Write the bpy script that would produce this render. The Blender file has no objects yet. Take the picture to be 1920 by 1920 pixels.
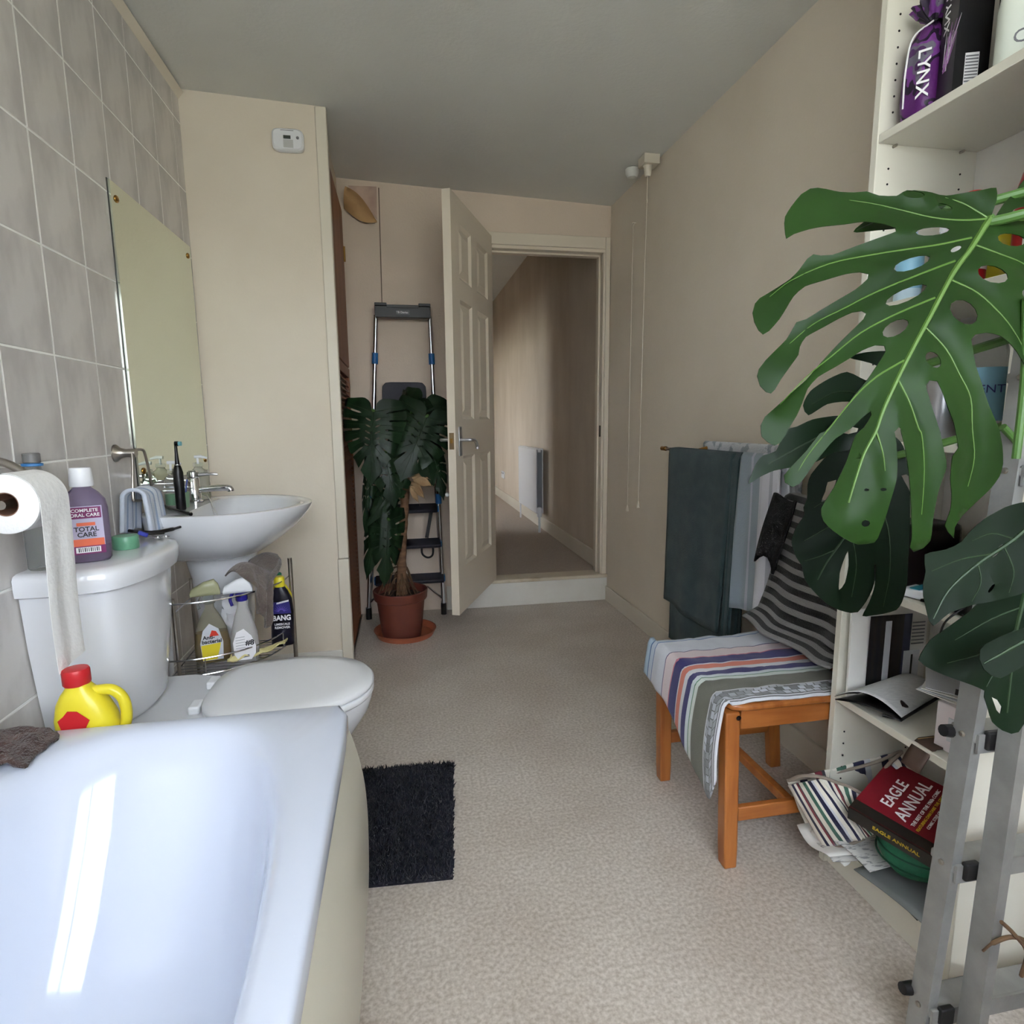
import bpy, bmesh, math, random
from mathutils import Vector, Matrix, Euler, noise
from mathutils.geometry import delaunay_2d_cdt
random.seed(7)
SC = bpy.context.scene
COL = SC.collection
PI = math.pi

# ---------------------------------------------------------------- camera
FPX, CAMH = 1114.66, 1.14
YAW, PITCH, ROLL = .182767, .14837, .009418
cy_, sy_, cp_, sp_ = math.cos(YAW), math.sin(YAW), math.cos(PITCH), math.sin(PITCH)
fw_ = Vector((sy_*cp_, cy_*cp_, -sp_)); rt_ = Vector((cy_, -sy_, 0)); dn_ = fw_.cross(rt_)
CR = math.cos(ROLL)*rt_ + math.sin(ROLL)*dn_
CD = -math.sin(ROLL)*rt_ + math.cos(ROLL)*dn_
cam_d = bpy.data.cameras.new('camera'); cam = bpy.data.objects.new('camera', cam_d); COL.objects.link(cam)
cam_d.sensor_width = 36; cam_d.lens = 36*FPX/1920; cam_d.clip_start = .02
mw = Matrix((CR, -CD, -fw_)).transposed().to_4x4(); mw.translation = (0, 0, CAMH)
cam.matrix_world = mw
SC.camera = cam

# ---------------------------------------------------------------- world, window light, exposure
SC.view_settings.view_transform = 'Standard'; SC.view_settings.look = 'None'
SC.view_settings.gamma = 1; SC.view_settings.use_curve_mapping = False
SC.view_settings.exposure = 0.45
w = bpy.data.worlds.new('overcast_sky'); SC.world = w; w.use_nodes = True
nt = w.node_tree; nt.nodes.clear()
wo = nt.nodes.new('ShaderNodeOutputWorld'); bg = nt.nodes.new('ShaderNodeBackground')
tc = nt.nodes.new('ShaderNodeTexCoord'); sx = nt.nodes.new('ShaderNodeSeparateXYZ')
rp = nt.nodes.new('ShaderNodeValToRGB')
mr = nt.nodes.new('ShaderNodeMapRange'); mr.inputs[1].default_value = -1; mr.inputs[2].default_value = 1
nt.links.new(tc.outputs['Generated'], sx.inputs[0]); nt.links.new(sx.outputs[2], mr.inputs[0])
nt.links.new(mr.outputs[0], rp.inputs[0]); nt.links.new(rp.outputs[0], bg.inputs[0]); nt.links.new(bg.outputs[0], wo.inputs[0])
e = rp.color_ramp.elements
e[0].position = 0; e[0].color = (.44, .46, .42, 1)        # gardens and roofs below the horizon
e[1].position = 1; e[1].color = (.86, .95, 1.10, 1)       # overcast sky
for p_, c_ in ((.47, (.47, .49, .45, 1)), (.53, (.80, .86, .92, 1))):
    q = e.new(p_); q.color = c_
bg.inputs[1].default_value = 10.0
# ---------------------------------------------------------------- helpers
def ray(u, v): return (u-960)*CR + (v-960)*CD + FPX*fw_
def at_x(u, v, x): r = ray(u, v); t = x/r.x; return Vector((x, r.y*t, CAMH+r.z*t))
def at_y(u, v, y): r = ray(u, v); t = y/r.y; return Vector((r.x*t, y, CAMH+r.z*t))
def at_z(u, v, z): r = ray(u, v); t = (z-CAMH)/r.z; return Vector((r.x*t, r.y*t, z))
def lin(c): c = c/255; return c/12.92 if c <= .04045 else ((c+.055)/1.055)**2.4
def rgb(*c): return (lin(c[0]), lin(c[1]), lin(c[2]), 1)

def mat(name, c, rough=.5, metal=0, c2=None, scale=8, detail=4, bump=0, bscale=60, trans=0, ior=1.45, alpha=1, coat=0, spec=.5, sheen=0, dist=.01, lo=.35, hi=.65, stretch=None, sss=0):
    m = bpy.data.materials.new(name); m.use_nodes = True
    n = m.node_tree.nodes; L = m.node_tree.links; b = n['Principled BSDF']
    b.inputs['Base Color'].default_value = rgb(*c); b.inputs['Roughness'].default_value = rough
    b.inputs['Metallic'].default_value = metal; b.inputs['Transmission Weight'].default_value = trans
    b.inputs['IOR'].default_value = ior; b.inputs['Alpha'].default_value = alpha
    b.inputs['Coat Weight'].default_value = coat; b.inputs['Specular IOR Level'].default_value = spec
    b.inputs['Sheen Weight'].default_value = sheen
    if c2 or bump:
        t = n.new('ShaderNodeTexCoord'); src = t.outputs['Object']
        if stretch:
            mp = n.new('ShaderNodeMapping'); mp.inputs['Scale'].default_value = stretch
            L.new(src, mp.inputs[0]); src = mp.outputs[0]
    if c2:
        z = n.new('ShaderNodeTexNoise'); z.inputs['Scale'].default_value = scale; z.inputs['Detail'].default_value = detail
        r = n.new('ShaderNodeValToRGB'); r.color_ramp.elements[0].color = rgb(*c); r.color_ramp.elements[1].color = rgb(*c2)
        r.color_ramp.elements[0].position = lo; r.color_ramp.elements[1].position = hi
        L.new(src, z.inputs['Vector']); L.new(z.outputs['Fac'], r.inputs[0]); L.new(r.outputs[0], b.inputs['Base Color'])
    if bump:
        z = n.new('ShaderNodeTexNoise'); z.inputs['Scale'].default_value = bscale; z.inputs['Detail'].default_value = 3
        u = n.new('ShaderNodeBump'); u.inputs['Strength'].default_value = bump; u.inputs['Distance'].default_value = dist
        L.new(src, z.inputs['Vector']); L.new(z.outputs['Fac'], u.inputs['Height']); L.new(u.outputs[0], b.inputs['Normal'])
    return m

def uvstripes(name, stops, axis=0, rough=.9, bump=.4, bscale=250, noise_amt=0.0, sheen=.2):
    """cloth whose stripes follow the weave (UV)"""
    m = mat(name, (255, 255, 255), rough, bump=bump, bscale=bscale, dist=.004, sheen=sheen)
    n = m.node_tree.nodes; L = m.node_tree.links; b = n['Principled BSDF']
    uv = n.new('ShaderNodeTexCoord'); s = n.new('ShaderNodeSeparateXYZ'); L.new(uv.outputs['UV'], s.inputs[0])
    src = s.outputs[axis]
    if noise_amt:
        z = n.new('ShaderNodeTexNoise'); z.inputs['Scale'].default_value = 4; L.new(uv.outputs['UV'], z.inputs['Vector'])
        ma = n.new('ShaderNodeMath'); ma.operation = 'MULTIPLY_ADD'; ma.inputs[1].default_value = noise_amt
        L.new(z.outputs['Fac'], ma.inputs[0]); L.new(src, ma.inputs[2]); src = ma.outputs[0]
    r = n.new('ShaderNodeValToRGB'); r.color_ramp.interpolation = 'CONSTANT'
    el = r.color_ramp.elements
    while len(el) > 1: el.remove(el[-1])
    el[0].position = stops[0][0]; el[0].color = rgb(*stops[0][1])
    for p, c in stops[1:]:
        q = el.new(p); q.color = rgb(*c)
    L.new(src, r.inputs[0]); L.new(r.outputs[0], b.inputs['Base Color'])
    return m

class MB:
    def __init__(s): s.v = []; s.f = []; s.uv = {}
    def add(s, vs, fs):
        o = len(s.v); s.v += [Vector(p) for p in vs]; s.f += [tuple(i+o for i in f) for f in fs]; return s
    def box(s, a, b):
        x0, y0, z0 = (min(a[i], b[i]) for i in range(3)); x1, y1, z1 = (max(a[i], b[i]) for i in range(3))
        return s.add([(x0,y0,z0),(x1,y0,z0),(x1,y1,z0),(x0,y1,z0),(x0,y0,z1),(x1,y0,z1),(x1,y1,z1),(x0,y1,z1)],
                     [(0,3,2,1),(4,5,6,7),(0,1,5,4),(1,2,6,5),(2,3,7,6),(3,0,4,7)])
    def obox(s, c, size, rot=(0,0,0)):
        hx, hy, hz = (q/2 for q in size); R = rot if isinstance(rot, Matrix) else Euler(rot).to_matrix(); c = Vector(c)
        vs = [c + R @ Vector(p) for p in ((-hx,-hy,-hz),(hx,-hy,-hz),(hx,hy,-hz),(-hx,hy,-hz),(-hx,-hy,hz),(hx,-hy,hz),(hx,hy,hz),(-hx,hy,hz))]
        return s.add(vs, [(0,3,2,1),(4,5,6,7),(0,1,5,4),(1,2,6,5),(2,3,7,6),(3,0,4,7)])
    def beam(s, p, q, wx, wy, up=(0,0,1)):
        """square bar from p to q; wx across, wy along `up`"""
        p, q = Vector(p), Vector(q); d = (q-p).normalized(); a = d.cross(Vector(up))
        if a.length < 1e-4: a = d.cross(Vector((1,0,0)))
        a.normalize(); b = a.cross(d)
        R = Matrix((a, d, b)).transposed()
        return s.obox((p+q)/2, (wx, (q-p).length, wy), R)
    def loft(s, rings, cap0=True, cap1=True, closed=True):
        n = len(rings[0]); o = len(s.v)
        for r in rings: s.v += [Vector(p) for p in r]
        for i in range(len(rings)-1):
            for j in range(n if closed else n-1):
                k = (j+1) % n
                s.f.append((o+i*n+j, o+i*n+k, o+(i+1)*n+k, o+(i+1)*n+j))
        if cap0: s.f.append(tuple(o+j for j in reversed(range(n))))
        if cap1: s.f.append(tuple(o+(len(rings)-1)*n+j for j in range(n)))
        return s
    def tube(s, pts, r, n=10, caps=True):
        pts = [Vector(p) for p in pts]; rs = r if isinstance(r, (list, tuple)) else [r]*len(pts)
        rings = []; a = None
        for i, p in enumerate(pts):
            d = (pts[min(i+1, len(pts)-1)] - pts[max(i-1, 0)]).normalized()
            if a is None:
                a = d.orthogonal().normalized()
            else:
                a = (a - d*a.dot(d)).normalized()
            b = d.cross(a)
            rings.append([p + rs[i]*(math.cos(t)*a + math.sin(t)*b) for t in (2*PI*k/n for k in range(n))])
        return s.loft(rings, caps, caps)
    def lathe(s, prof, n=32, c=(0,0,0), cap=True, R=None, sx=1, sy=1):
        c = Vector(c); rings = []
        for r, z in prof:
            ring = [Vector((sx*r*math.cos(2*PI*k/n), sy*r*math.sin(2*PI*k/n), z)) for k in range(n)]
            rings.append([c + (R @ p if R else p) for p in ring])
        return s.loft(rings, cap, cap)
    def sheet(s, grid, th=.004):
        """cloth / paper from a grid of points, with thickness and UVs"""
        ni, nj = len(grid), len(grid[0]); o = len(s.v); G = [[Vector(p) for p in r] for r in grid]
        N = []
        for i in range(ni):
            for j in range(nj):
                a = G[min(i+1,ni-1)][j]-G[max(i-1,0)][j]; b = G[i][min(j+1,nj-1)]-G[i][max(j-1,0)]
                q = a.cross(b); N.append(q.normalized() if q.length > 1e-9 else Vector((0,0,1)))
        for side in (.5, -.5):
            for i in range(ni):
                for j in range(nj):
                    s.uv[len(s.v)] = (i/(ni-1), j/(nj-1)); s.v.append(G[i][j] + N[i*nj+j]*th*side)
        m = ni*nj
        for i in range(ni-1):
            for j in range(nj-1):
                a, b, c, d = o+i*nj+j, o+(i+1)*nj+j, o+(i+1)*nj+j+1, o+i*nj+j+1
                s.f.append((a,b,c,d)); s.f.append((d+m,c+m,b+m,a+m))
        def rim(idx):
            for a, b in zip(idx[:-1], idx[1:]): s.f.append((o+b, o+a, o+a+m, o+b+m))
        rim([j for j in range(nj)][::-1]); rim([(ni-1)*nj+j for j in range(nj)])
        rim([i*nj for i in range(ni)]); rim([i*nj+nj-1 for i in range(ni)][::-1])
        return s
    def prism(s, pts, d):
        """flat polygon extruded by vector d"""
        n = len(pts); d = Vector(d); P = [Vector(p) for p in pts]
        return s.add(P + [p+d for p in P], [tuple(range(n))[::-1], tuple(range(n, 2*n))] + [(i, (i+1)%n, n+(i+1)%n, n+i) for i in range(n)])

OFF = {}
def tag(o, label=None, cat=None, group=None, kind=None):
    if label: o['label'] = label
    if cat: o['category'] = cat
    if group: o['group'] = group
    if kind: o['kind'] = kind
    return o
def thing(name, label, cat, loc=(0,0,0), group=None, kind=None):
    o = bpy.data.objects.new(name, None); COL.objects.link(o); o.location = loc; o.empty_display_size = .05
    OFF[o.name] = Vector(loc)
    return tag(o, label, cat, group, kind)
def finish(me, smooth, ang):
    if smooth:
        me.polygons.foreach_set('use_smooth', [True]*len(me.polygons)); me.set_sharp_from_angle(angle=math.radians(ang))
def obj(name, mb, m, parent=None, smooth=True, ang=35, bevel=0, seg=2, sub=0, label=None, cat=None, group=None, kind=None, loc=None):
    me = bpy.data.meshes.new(name)
    if parent is not None: off = OFF[parent.name]
    elif loc is not None: off = Vector(loc)
    else:
        off = Vector((0,0,0))
    me.from_pydata([p-off for p in mb.v], [], mb.f); me.update()
    bm = bmesh.new(); bm.from_mesh(me); bmesh.ops.recalc_face_normals(bm, faces=bm.faces); bm.to_mesh(me); bm.free()
    if mb.uv:
        ul = me.uv_layers.new(name='UVMap')
        for lp in me.loops: ul.data[lp.index].uv = mb.uv.get(lp.vertex_index, (0, 0))
    finish(me, smooth, ang)
    for q in (m if isinstance(m, (list, tuple)) else [m]): me.materials.append(q)
    o = bpy.data.objects.new(name, me); COL.objects.link(o)
    OFF[o.name] = off
    if parent is not None: o.parent = parent
    elif loc is not None: o.location = loc
    if bevel:
        b = o.modifiers.new('bevel', 'BEVEL'); b.width = bevel; b.segments = seg; b.limit_method = 'ANGLE'; b.angle_limit = math.radians(30)
    if sub:
        q = o.modifiers.new('sub', 'SUBSURF'); q.levels = sub; q.render_levels = sub
    return tag(o, label, cat, group, kind)
def struct(name, mb, m, label=None, cat=None, **k):
    return obj(name, mb, m, None, kind='structure', label=label, cat=cat, **k)
def text(name, body, size, m, parent, origin, right, up, extrude=.0004, bold=0.0, align='CENTER', space=1.0, sx=1.0, label=None):
    cu = bpy.data.curves.new(name, 'FONT'); cu.body = body; cu.size = size; cu.align_x = align; cu.align_y = 'CENTER'
    cu.extrude = extrude; cu.offset = bold*size; cu.space_character = space; cu.resolution_u = 3
    o = bpy.data.objects.new(name, cu); COL.objects.link(o)
    dg = bpy.context.evaluated_depsgraph_get(); me = bpy.data.meshes.new_from_object(o.evaluated_get(dg))
    bpy.data.objects.remove(o); bpy.data.curves.remove(cu)
    r = Vector(right).normalized(); u = Vector(up); u = (u - r*u.dot(r)).normalized(); n = r.cross(u)
    X = Matrix((r*sx, u, n)).transposed().to_4x4(); X.translation = Vector(origin) - OFF[parent.name]
    me.transform(X); me.materials.clear(); me.materials.append(m); me.name = name
    t = bpy.data.objects.new(name, me); COL.objects.link(t); t.parent = parent; OFF[t.name] = OFF[parent.name]
    return tag(t, label)
def arc(c, r, a0, a1, n, ax=(1,0,0), ay=(0,1,0)):
    c, ax, ay = Vector(c), Vector(ax), Vector(ay)
    return [c + r*(math.cos(a0+(a1-a0)*i/n)*ax + math.sin(a0+(a1-a0)*i/n)*ay) for i in range(n+1)]
def bez(p, n=12):
    """smooth polyline (Catmull-Rom) through the points"""
    P = [Vector(q) for q in p]; P = [2*P[0]-P[1]] + P + [2*P[-1]-P[-2]]; out = []
    for i in range(1, len(P)-2):
        for k in range(n):
            t = k/n; a, b, c, d = P[i-1:i+3]
            out.append(.5*((2*b) + (c-a)*t + (2*a-5*b+4*c-d)*t*t + (3*b-a-3*c+d)*t**3))
    return out + [P[-2]]
def sq(cx, cy, hx, hy, z, n=64, e=4.0):
    """superellipse ring"""
    out = []
    for k in range(n):
        t = 2*PI*(k+.5)/n; c, s_ = math.cos(t), math.sin(t)
        r = (abs(c)**e + abs(s_)**e)**(-1/e)
        out.append(Vector((cx+hx*r*c, cy+hy*r*s_, z)))
    return out
def nz(p, s=1.0, o=0): return noise.noise(Vector(p)*s + Vector((o, o*1.7, -o)))

# ---------------------------------------------------------------- shared materials
M_wall = mat('cream_wall_paint', (230, 219, 202), .75, c2=(224, 212, 194), scale=2.2, bump=.05, bscale=90)
M_ceil = mat('ceiling_paint', (226, 226, 220), .8, c2=(220, 219, 212), scale=1.5, bump=.1, bscale=70)
M_trim = mat('cream_gloss_paint', (226, 218, 202), .35, c2=(219, 209, 191), scale=3)
M_white = mat('white_gloss_paint', (232, 229, 222), .35, c2=(222, 218, 208), scale=4)
M_cer = mat('white_ceramic', (224, 225, 229), .08, coat=.3)
M_acr = mat('white_acrylic', (202, 208, 222), .07, coat=.3)
M_chrome = mat('chrome', (215, 215, 218), .12, 1)
M_steel = mat('brushed_nickel', (170, 164, 155), .3, 1)
M_black = mat('black_plastic', (18, 18, 20), .35)
M_glass = mat('window_glass', (255, 255, 255), 0, trans=1, ior=1.0)
M_brass = mat('brass', (170, 130, 70), .3, 1)
M_plw = mat('white_plastic', (232, 233, 236), .3)
M_paper = mat('white_paper', (235, 233, 228), .9)
M_red = mat('red_plastic', (196, 38, 44), .35)
M_clear = mat('clear_plastic', (235, 240, 240), .05, trans=.95, ior=1.1)
# ================================================================ the room
XL, YB, YA, YN = -.84, 3.59, 2.84, -.6
def XR(y): return 1.28 + (3.59-y)*.0131
XC = -.26                                                        # corner of the cupboard that closes the alcove
def ZC(x): return 2.41 + (1.28-x)*.04                            # the old ceiling is not quite level

M_floor = mat('mottled_beige_vinyl', (184, 172, 159), .42, c2=(220, 211, 201), scale=110, detail=7, bump=.05, bscale=160, lo=.34, hi=.66)
fn = M_floor.node_tree; z_ = fn.nodes.new('ShaderNodeTexNoise'); z_.inputs['Scale'].default_value = 3.2; z_.inputs['Detail'].default_value = 5
mx = fn.nodes.new('ShaderNodeMix'); mx.data_type = 'RGBA'; mx.blend_type = 'MULTIPLY'; mx.inputs[0].default_value = .35
r_ = fn.nodes.new('ShaderNodeValToRGB'); r_.color_ramp.elements[0].color = rgb(206, 198, 188); r_.color_ramp.elements[1].color = (1, 1, 1, 1)
r_.color_ramp.elements[0].position = .35; r_.color_ramp.elements[1].position = .62
tcf = fn.nodes.new('ShaderNodeTexCoord'); fn.links.new(tcf.outputs['Object'], z_.inputs['Vector']); fn.links.new(z_.outputs['Fac'], r_.inputs[0])
base_ = [n for n in fn.nodes if n.type == 'VALTORGB' and n is not r_][0]
fn.links.new(base_.outputs[0], mx.inputs['A']); fn.links.new(r_.outputs[0], mx.inputs['B']); fn.links.new(mx.outputs['Result'], fn.nodes['Principled BSDF'].inputs['Base Color'])

struct('floor', MB().prism([(XL-.1, YN-.1, 0), (1.45, YN-.1, 0), (1.40, YB+.02, 0), (XL-.1, YB+.02, 0)], (0,0,-.06)), M_floor, 'mottled beige sheet vinyl floor of the bathroom', 'floor', smooth=False)
def cz(x, y): return (x, y, ZC(x))
struct('ceiling', MB().prism([cz(XL-.1, YN-.1), cz(1.45, YN-.1), cz(1.40, YB+.12), cz(XL-.1, YB+.12)], (0,0,.08)), M_ceil, 'plain off-white painted bathroom ceiling', 'ceiling', smooth=False)

# left wall: grout bed with every tile on it
M_grout = mat('white_grout', (244, 243, 238), .9)
M_tile = mat('grey_marbled_tile', (196, 191, 187), .16, c2=(216, 211, 206), scale=7, detail=8, lo=.38, hi=.62, stretch=(1, 1.6, .8))
wl = struct('wall_left', MB().box((XL-.1, YN-.1, -.05), (XL-.0002, YA, 2.62)), M_grout, 'wall of grey marbled tiles with white grout behind bath and toilet', 'wall', smooth=False)
TW, TH, G = .2115, .2607, .0045
tm = bpy.data.meshes.new('tile')
tb = MB().box((0, G/2, G/2), (.007, TW-G/2, TH-G/2)); tm.from_pydata(tb.v, [], tb.f); tm.materials.append(M_tile)
tb = bmesh.new(); tb.from_mesh(tm); bmesh.ops.recalc_face_normals(tb, faces=tb.faces)
bmesh.ops.bevel(tb, geom=[e for e in tb.edges if all(v.co.x > .003 for v in e.verts)], offset=.0015, segments=1, affect='EDGES'); tb.to_mesh(tm); tb.free()
def tile(y, z, me):
    o = bpy.data.objects.new('tile', me); COL.objects.link(o); o.parent = wl; o.location = (XL-.006, y, z)
for i in range(-10, 7):
    for j in range(0, 10):
        y0, z0 = 1.491+TW*i, .0145+TH*j
        if y0+TW > YA+.001 or z0+TH > ZC(XL)-.02 or y0 < YN-.05:
            a, b = max(y0, YN), min(y0+TW, YA); c, d = z0, min(z0+TH, ZC(XL)-.012)
            if b-a < .03 or d-c < .03: continue
            me = bpy.data.meshes.new('tile'); q = MB().box((0, G/2, G/2), (.007, b-a-G/2, d-c-G/2)); me.from_pydata(q.v, [], q.f); me.materials.append(M_tile)
            tile(a, c, me)
        else: tile(y0, z0, tm)
struct('trim_1', MB().prism([(XL, YN, ZC(XL)-.012), (XL+.022, YN, ZC(XL)-.012), (XL, YN, ZC(XL)-.04)], (0, YA-YN, 0)), M_trim, 'narrow cream strip where tiled wall meets the ceiling', 'trim', smooth=False)

# alcove wall (front of the boxed cupboard) and its side
struct('wall_alcove', MB().prism([(XL-.1, YA, 0), (XC-.006, YA, 0), (XC-.006, YA, ZC(XC)+.02), (XL-.1, YA, ZC(XL)+.02)], (0, .05, 0)), M_wall, 'cream boxed-in wall facing the camera beside the basin', 'wall', smooth=False)
tr = thing('trim_2', 'white vertical corner board on the edge of the boxed-in wall', 'trim', (XC, YA, 0), kind='structure')
zb = at_y(660, 1046, YA).z
obj('upper_board', MB().box((XC-.047, YA-.014, zb+.002), (XC, YA+.03, ZC(XC)-.005)), M_trim, tr, bevel=.004)
obj('lower_board', MB().box((XC-.051, YA-.016, 0), (XC, YA+.03, zb-.001)), M_trim, tr, bevel=.004)
struct('baseboard_alcove', MB().box((XL, YA-.012, 0), (XC-.05, YA, .07)), M_white, 'low white skirting under the boxed-in wall', 'baseboard', bevel=.003)
# side of the cupboard (faces the doorway): posts, kick board, brown doors
struct('wall_cupboard_side', MB().box((XC-.06, YA+.03, 0), (XC-.035, YB, 2.60)), M_wall, 'cream side panel behind the brown cupboard doors', 'wall', smooth=False)
M_brown = mat('brown_stained_wood', (158, 104, 72), .5, c2=(130, 82, 56), scale=9, stretch=(1, 1, .08))
struct('baseboard_cupboard', MB().box((XC-.035, YA+.03, 0), (XC-.004, YB, zb-.62)), M_white, 'white kick board under the brown cupboard doors', 'baseboard', bevel=.003)
struct('trim_3', MB().box((XC-.035, YA+.03, zb-.62), (XC-.004, YA+.055, 2.33)), M_trim, 'thin cream edge beside the brown cupboard doors', 'trim', bevel=.003)
cd = thing('cupboard_door', 'brown plain wooden door high on the cupboard side', 'cupboard door', (XC-.03, YA+.06, 1.5))
obj('panel', MB().box((XC-.034, YA+.06, 1.46), (XC-.012, YB-.02, 2.30)), M_brown, cd, bevel=.003)
obj('hinge', MB().tube([(XC-.008, YB-.03, 2.03), (XC-.008, YB-.03, 2.11)], .006), M_brass, cd, label='small brass hinge')
cl = thing('louvre_door', 'brown louvred wooden door low on the cupboard side behind the plant', 'cupboard door', (XC-.03, YA+.06, zb-.6))
z0, z1 = zb-.60, 1.45
for a, b, c, d in ((YA+.06, YA+.10, z0, z1), (YB-.07, YB-.02, z0, z1)): obj('stile', MB().box((XC-.034, a, c), (XC-.012, b, d)), M_brown, cl, bevel=.002)
for c in (z0, z1-.05): obj('rail', MB().box((XC-.034, YA+.10, c), (XC-.012, YB-.07, c+.05)), M_brown, cl, bevel=.002)
k = z0+.06
sl = None
while k < z1-.06:
    if sl is None:
        sl = obj('slat', MB().obox((XC-.024, (YA+.10+YB-.07)/2, k), (.026, YB-YA-.17, .006), (0, .75, 0)), M_brown, cl, smooth=False); k00 = k
    else:
        s2 = sl.copy(); COL.objects.link(s2); s2.parent = cl; s2.location.z = k-k00
    k += .026

# back wall with doorway
JL, JR, ZT, ZH = .545, 1.235, .172, 2.145                         # jambs, threshold top, head
bwm = MB(); TB = .10
bwm.prism([(XC-.06, YB, 0), (JL-.03, YB, 0), (JL-.03, YB, ZC(JL)+.02), (XC-.06, YB, ZC(XC)+.03)], (0, TB, 0))
bwm.prism([(JL-.03, YB, ZH+.03), (1.42, YB, ZH+.03), (1.42, YB, ZC(1.42)+.02), (JL-.03, YB, ZC(JL)+.02)], (0, TB, 0))
bwm.box((JR+.03, YB, 0), (1.42, YB+TB, ZH+.03)); bwm.box((JL-.03, YB+.0, -.03), (JR+.03, YB+TB, ZT-.03))
M_wallb = mat('pinkish_wall_paper', (226, 208, 190), .8, c2=(218, 201, 183), scale=2.5, bump=.12, bscale=90)
bwm.box((XC-.06, YB+.02, 2.44), (1.42, YB+TB, 2.90))
wb = struct('wall_back', bwm, M_wallb, 'pinkish cream end wall around the open doorway', 'wall', smooth=False)
# peeling wallpaper: bare patch, hanging flap, seam
M_bare = mat('bare_plaster_patch', (206, 178, 160), .95, c2=(186, 158, 144), scale=14, bump=.4, bscale=50)
M_tan = mat('tan_paper_back', (196, 158, 112), .85, c2=(178, 140, 98), scale=10)
def yb(u, v, d=0): return at_y(u, v, YB-d)
bp = [yb(652, 348, .002), yb(706, 350, .002), yb(707, 412, .002), yb(690, 395, .002), yb(672, 372, .002)]
obj('bare_patch', MB().prism(bp, (0, -.0015, 0)), M_bare, wb, smooth=False, label='torn patch of bare plaster')
fl = []
for i in range(13):
    t = i/12; top = yb(647+58*t, 349+64*t - 12*math.sin(PI*t), .003); bot = yb(645+62*t, 391+22*t + 12*math.sin(PI*t*.9), .03*math.sin(PI*min(1, t*1.0))+.02)
    fl.append([top.lerp(bot, k/6) + Vector((0, -.05*math.sin(PI*k/6)*(1-t*.7), 0)) for k in range(7)])
obj('wallpaper_flap', MB().sheet(fl, .0012), M_tan, wb, label='curled flap of peeling paper showing its tan back')
obj('paper_seam', MB().prism([yb(709, 352, .001), yb(711, 352, .001), yb(717, 570, .001), yb(715.5, 570, .001)], (0, -.001, 0)), mat('seam', (120, 102, 88), .9), wb, smooth=False)
# door frame
df = thing('trim_4', 'cream painted frame and architrave of the doorway', 'door frame', (JR, YB, 0), kind='structure')
M_frame = mat('frame_gloss', (226, 214, 196), .35)
obj('jamb', MB().box((JL-.03, YB-.005, ZT-.03), (JL, YB+TB+.005, ZH)), M_frame, df, bevel=.003)
jr = obj('jamb', MB().box((JR, YB-.005, ZT-.03), (JR+.03, YB+TB+.005, ZH)), M_frame, df, bevel=.003)
obj('head', MB().box((JL-.03, YB-.005, ZH), (JR+.03, YB+TB+.005, ZH+.03)), M_frame, df, bevel=.003)
obj('door_stop', MB().box((JR-.012, YB+.045, ZT), (JR, YB+.09, ZH)), M_frame, df, bevel=.002)
obj('door_stop', MB().box((JL, YB+.045, ZH-.012), (JR, YB+.09, ZH)), M_frame, df, bevel=.002)
obj('architrave', MB().box((JR+.012, YB-.018, .0), (1.276, YB, ZH+.085)), M_frame, df, bevel=.004)
obj('architrave', MB().box((JL-.09, YB-.018, ZH+.018), (JR+.011, YB, ZH+.085)), M_frame, df, bevel=.004)
obj('architrave', MB().box((JL-.085, YB-.018, .0), (JL-.012, YB, ZH+.017)), M_frame, df, bevel=.004)
obj('strike_plate', MB().box((JR-.0025, YB+.008, 1.05), (JR+.001, YB+.034, 1.12)), mat('dark_latch_metal', (70, 58, 44), .4, .8), df)
# threshold step
st = thing('trim_5', 'white step board below the doorway with worn wooden sill', 'step', (.9, YB, 0), kind='structure')
obj('riser', MB().box((JL-.30, YB-.026, 0), (1.279, YB-.019, ZT-.022)), M_white, st, bevel=.003)
obj('sill', MB().box((JL-.03, YB-.034, ZT-.022), (1.279, YB+TB, ZT)), mat('worn_sill', (214, 202, 180), .5, c2=(186, 166, 134), scale=9, lo=.5, hi=.75), st, bevel=.005)

# right wall, skirting
struct('wall_right', MB().prism([(XR(YN-.1), YN-.1, -.05), (XR(YB), YB+.02, -.05), (XR(YB)+.1, YB+.02, -.05), (XR(YN-.1)+.1, YN-.1, -.05)], (0, 0, 2.62)), M_wall, 'plain cream wall with towel rail on the right', 'wall', smooth=False)
struct('baseboard_right', MB().prism([(XR(YN)-.014, YN, 0), (XR(YB)-.014, YB-.03, 0), (XR(YB), YB-.03, 0), (XR(YN), YN, 0)], (0, 0, .095)), M_trim, 'cream skirting board along the right wall', 'baseboard', bevel=.004)

# near wall behind the camera with the window that lights the room
WX0, WX1, WZ0, WZ1 = -.55, 1.05, 1.02, 2.12
nm = MB()
nm.box((XL-.1, YN-.12, -.05), (WX0, YN, 2.62)).box((WX1, YN-.12, -.05), (1.5, YN, 2.62)).box((WX0, YN-.12, -.05), (WX1, YN, WZ0)).box((WX0, YN-.12, WZ1), (WX1, YN, 2.62))
struct('wall_near', nm, M_wall, 'cream window wall behind the camera', 'wall', smooth=False)
wn = thing('window_1', 'white framed two-light window behind the camera', 'window', (.25, YN-.06, WZ0), kind='structure')
for a, b in (((WX0, WZ0), (WX0+.05, WZ1)), ((WX1-.05, WZ0), (WX1, WZ1)), ((WX0+.05, WZ0), (WX1-.05, WZ0+.05)), ((WX0+.05, WZ1-.05), (WX1-.05, WZ1)), ((.34, WZ0+.05), (.40, WZ1-.05))):
    obj('frame_bar', MB().box((a[0], YN-.09, a[1]), (b[0], YN-.04, b[1])), M_plw, wn, bevel=.004)
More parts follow.
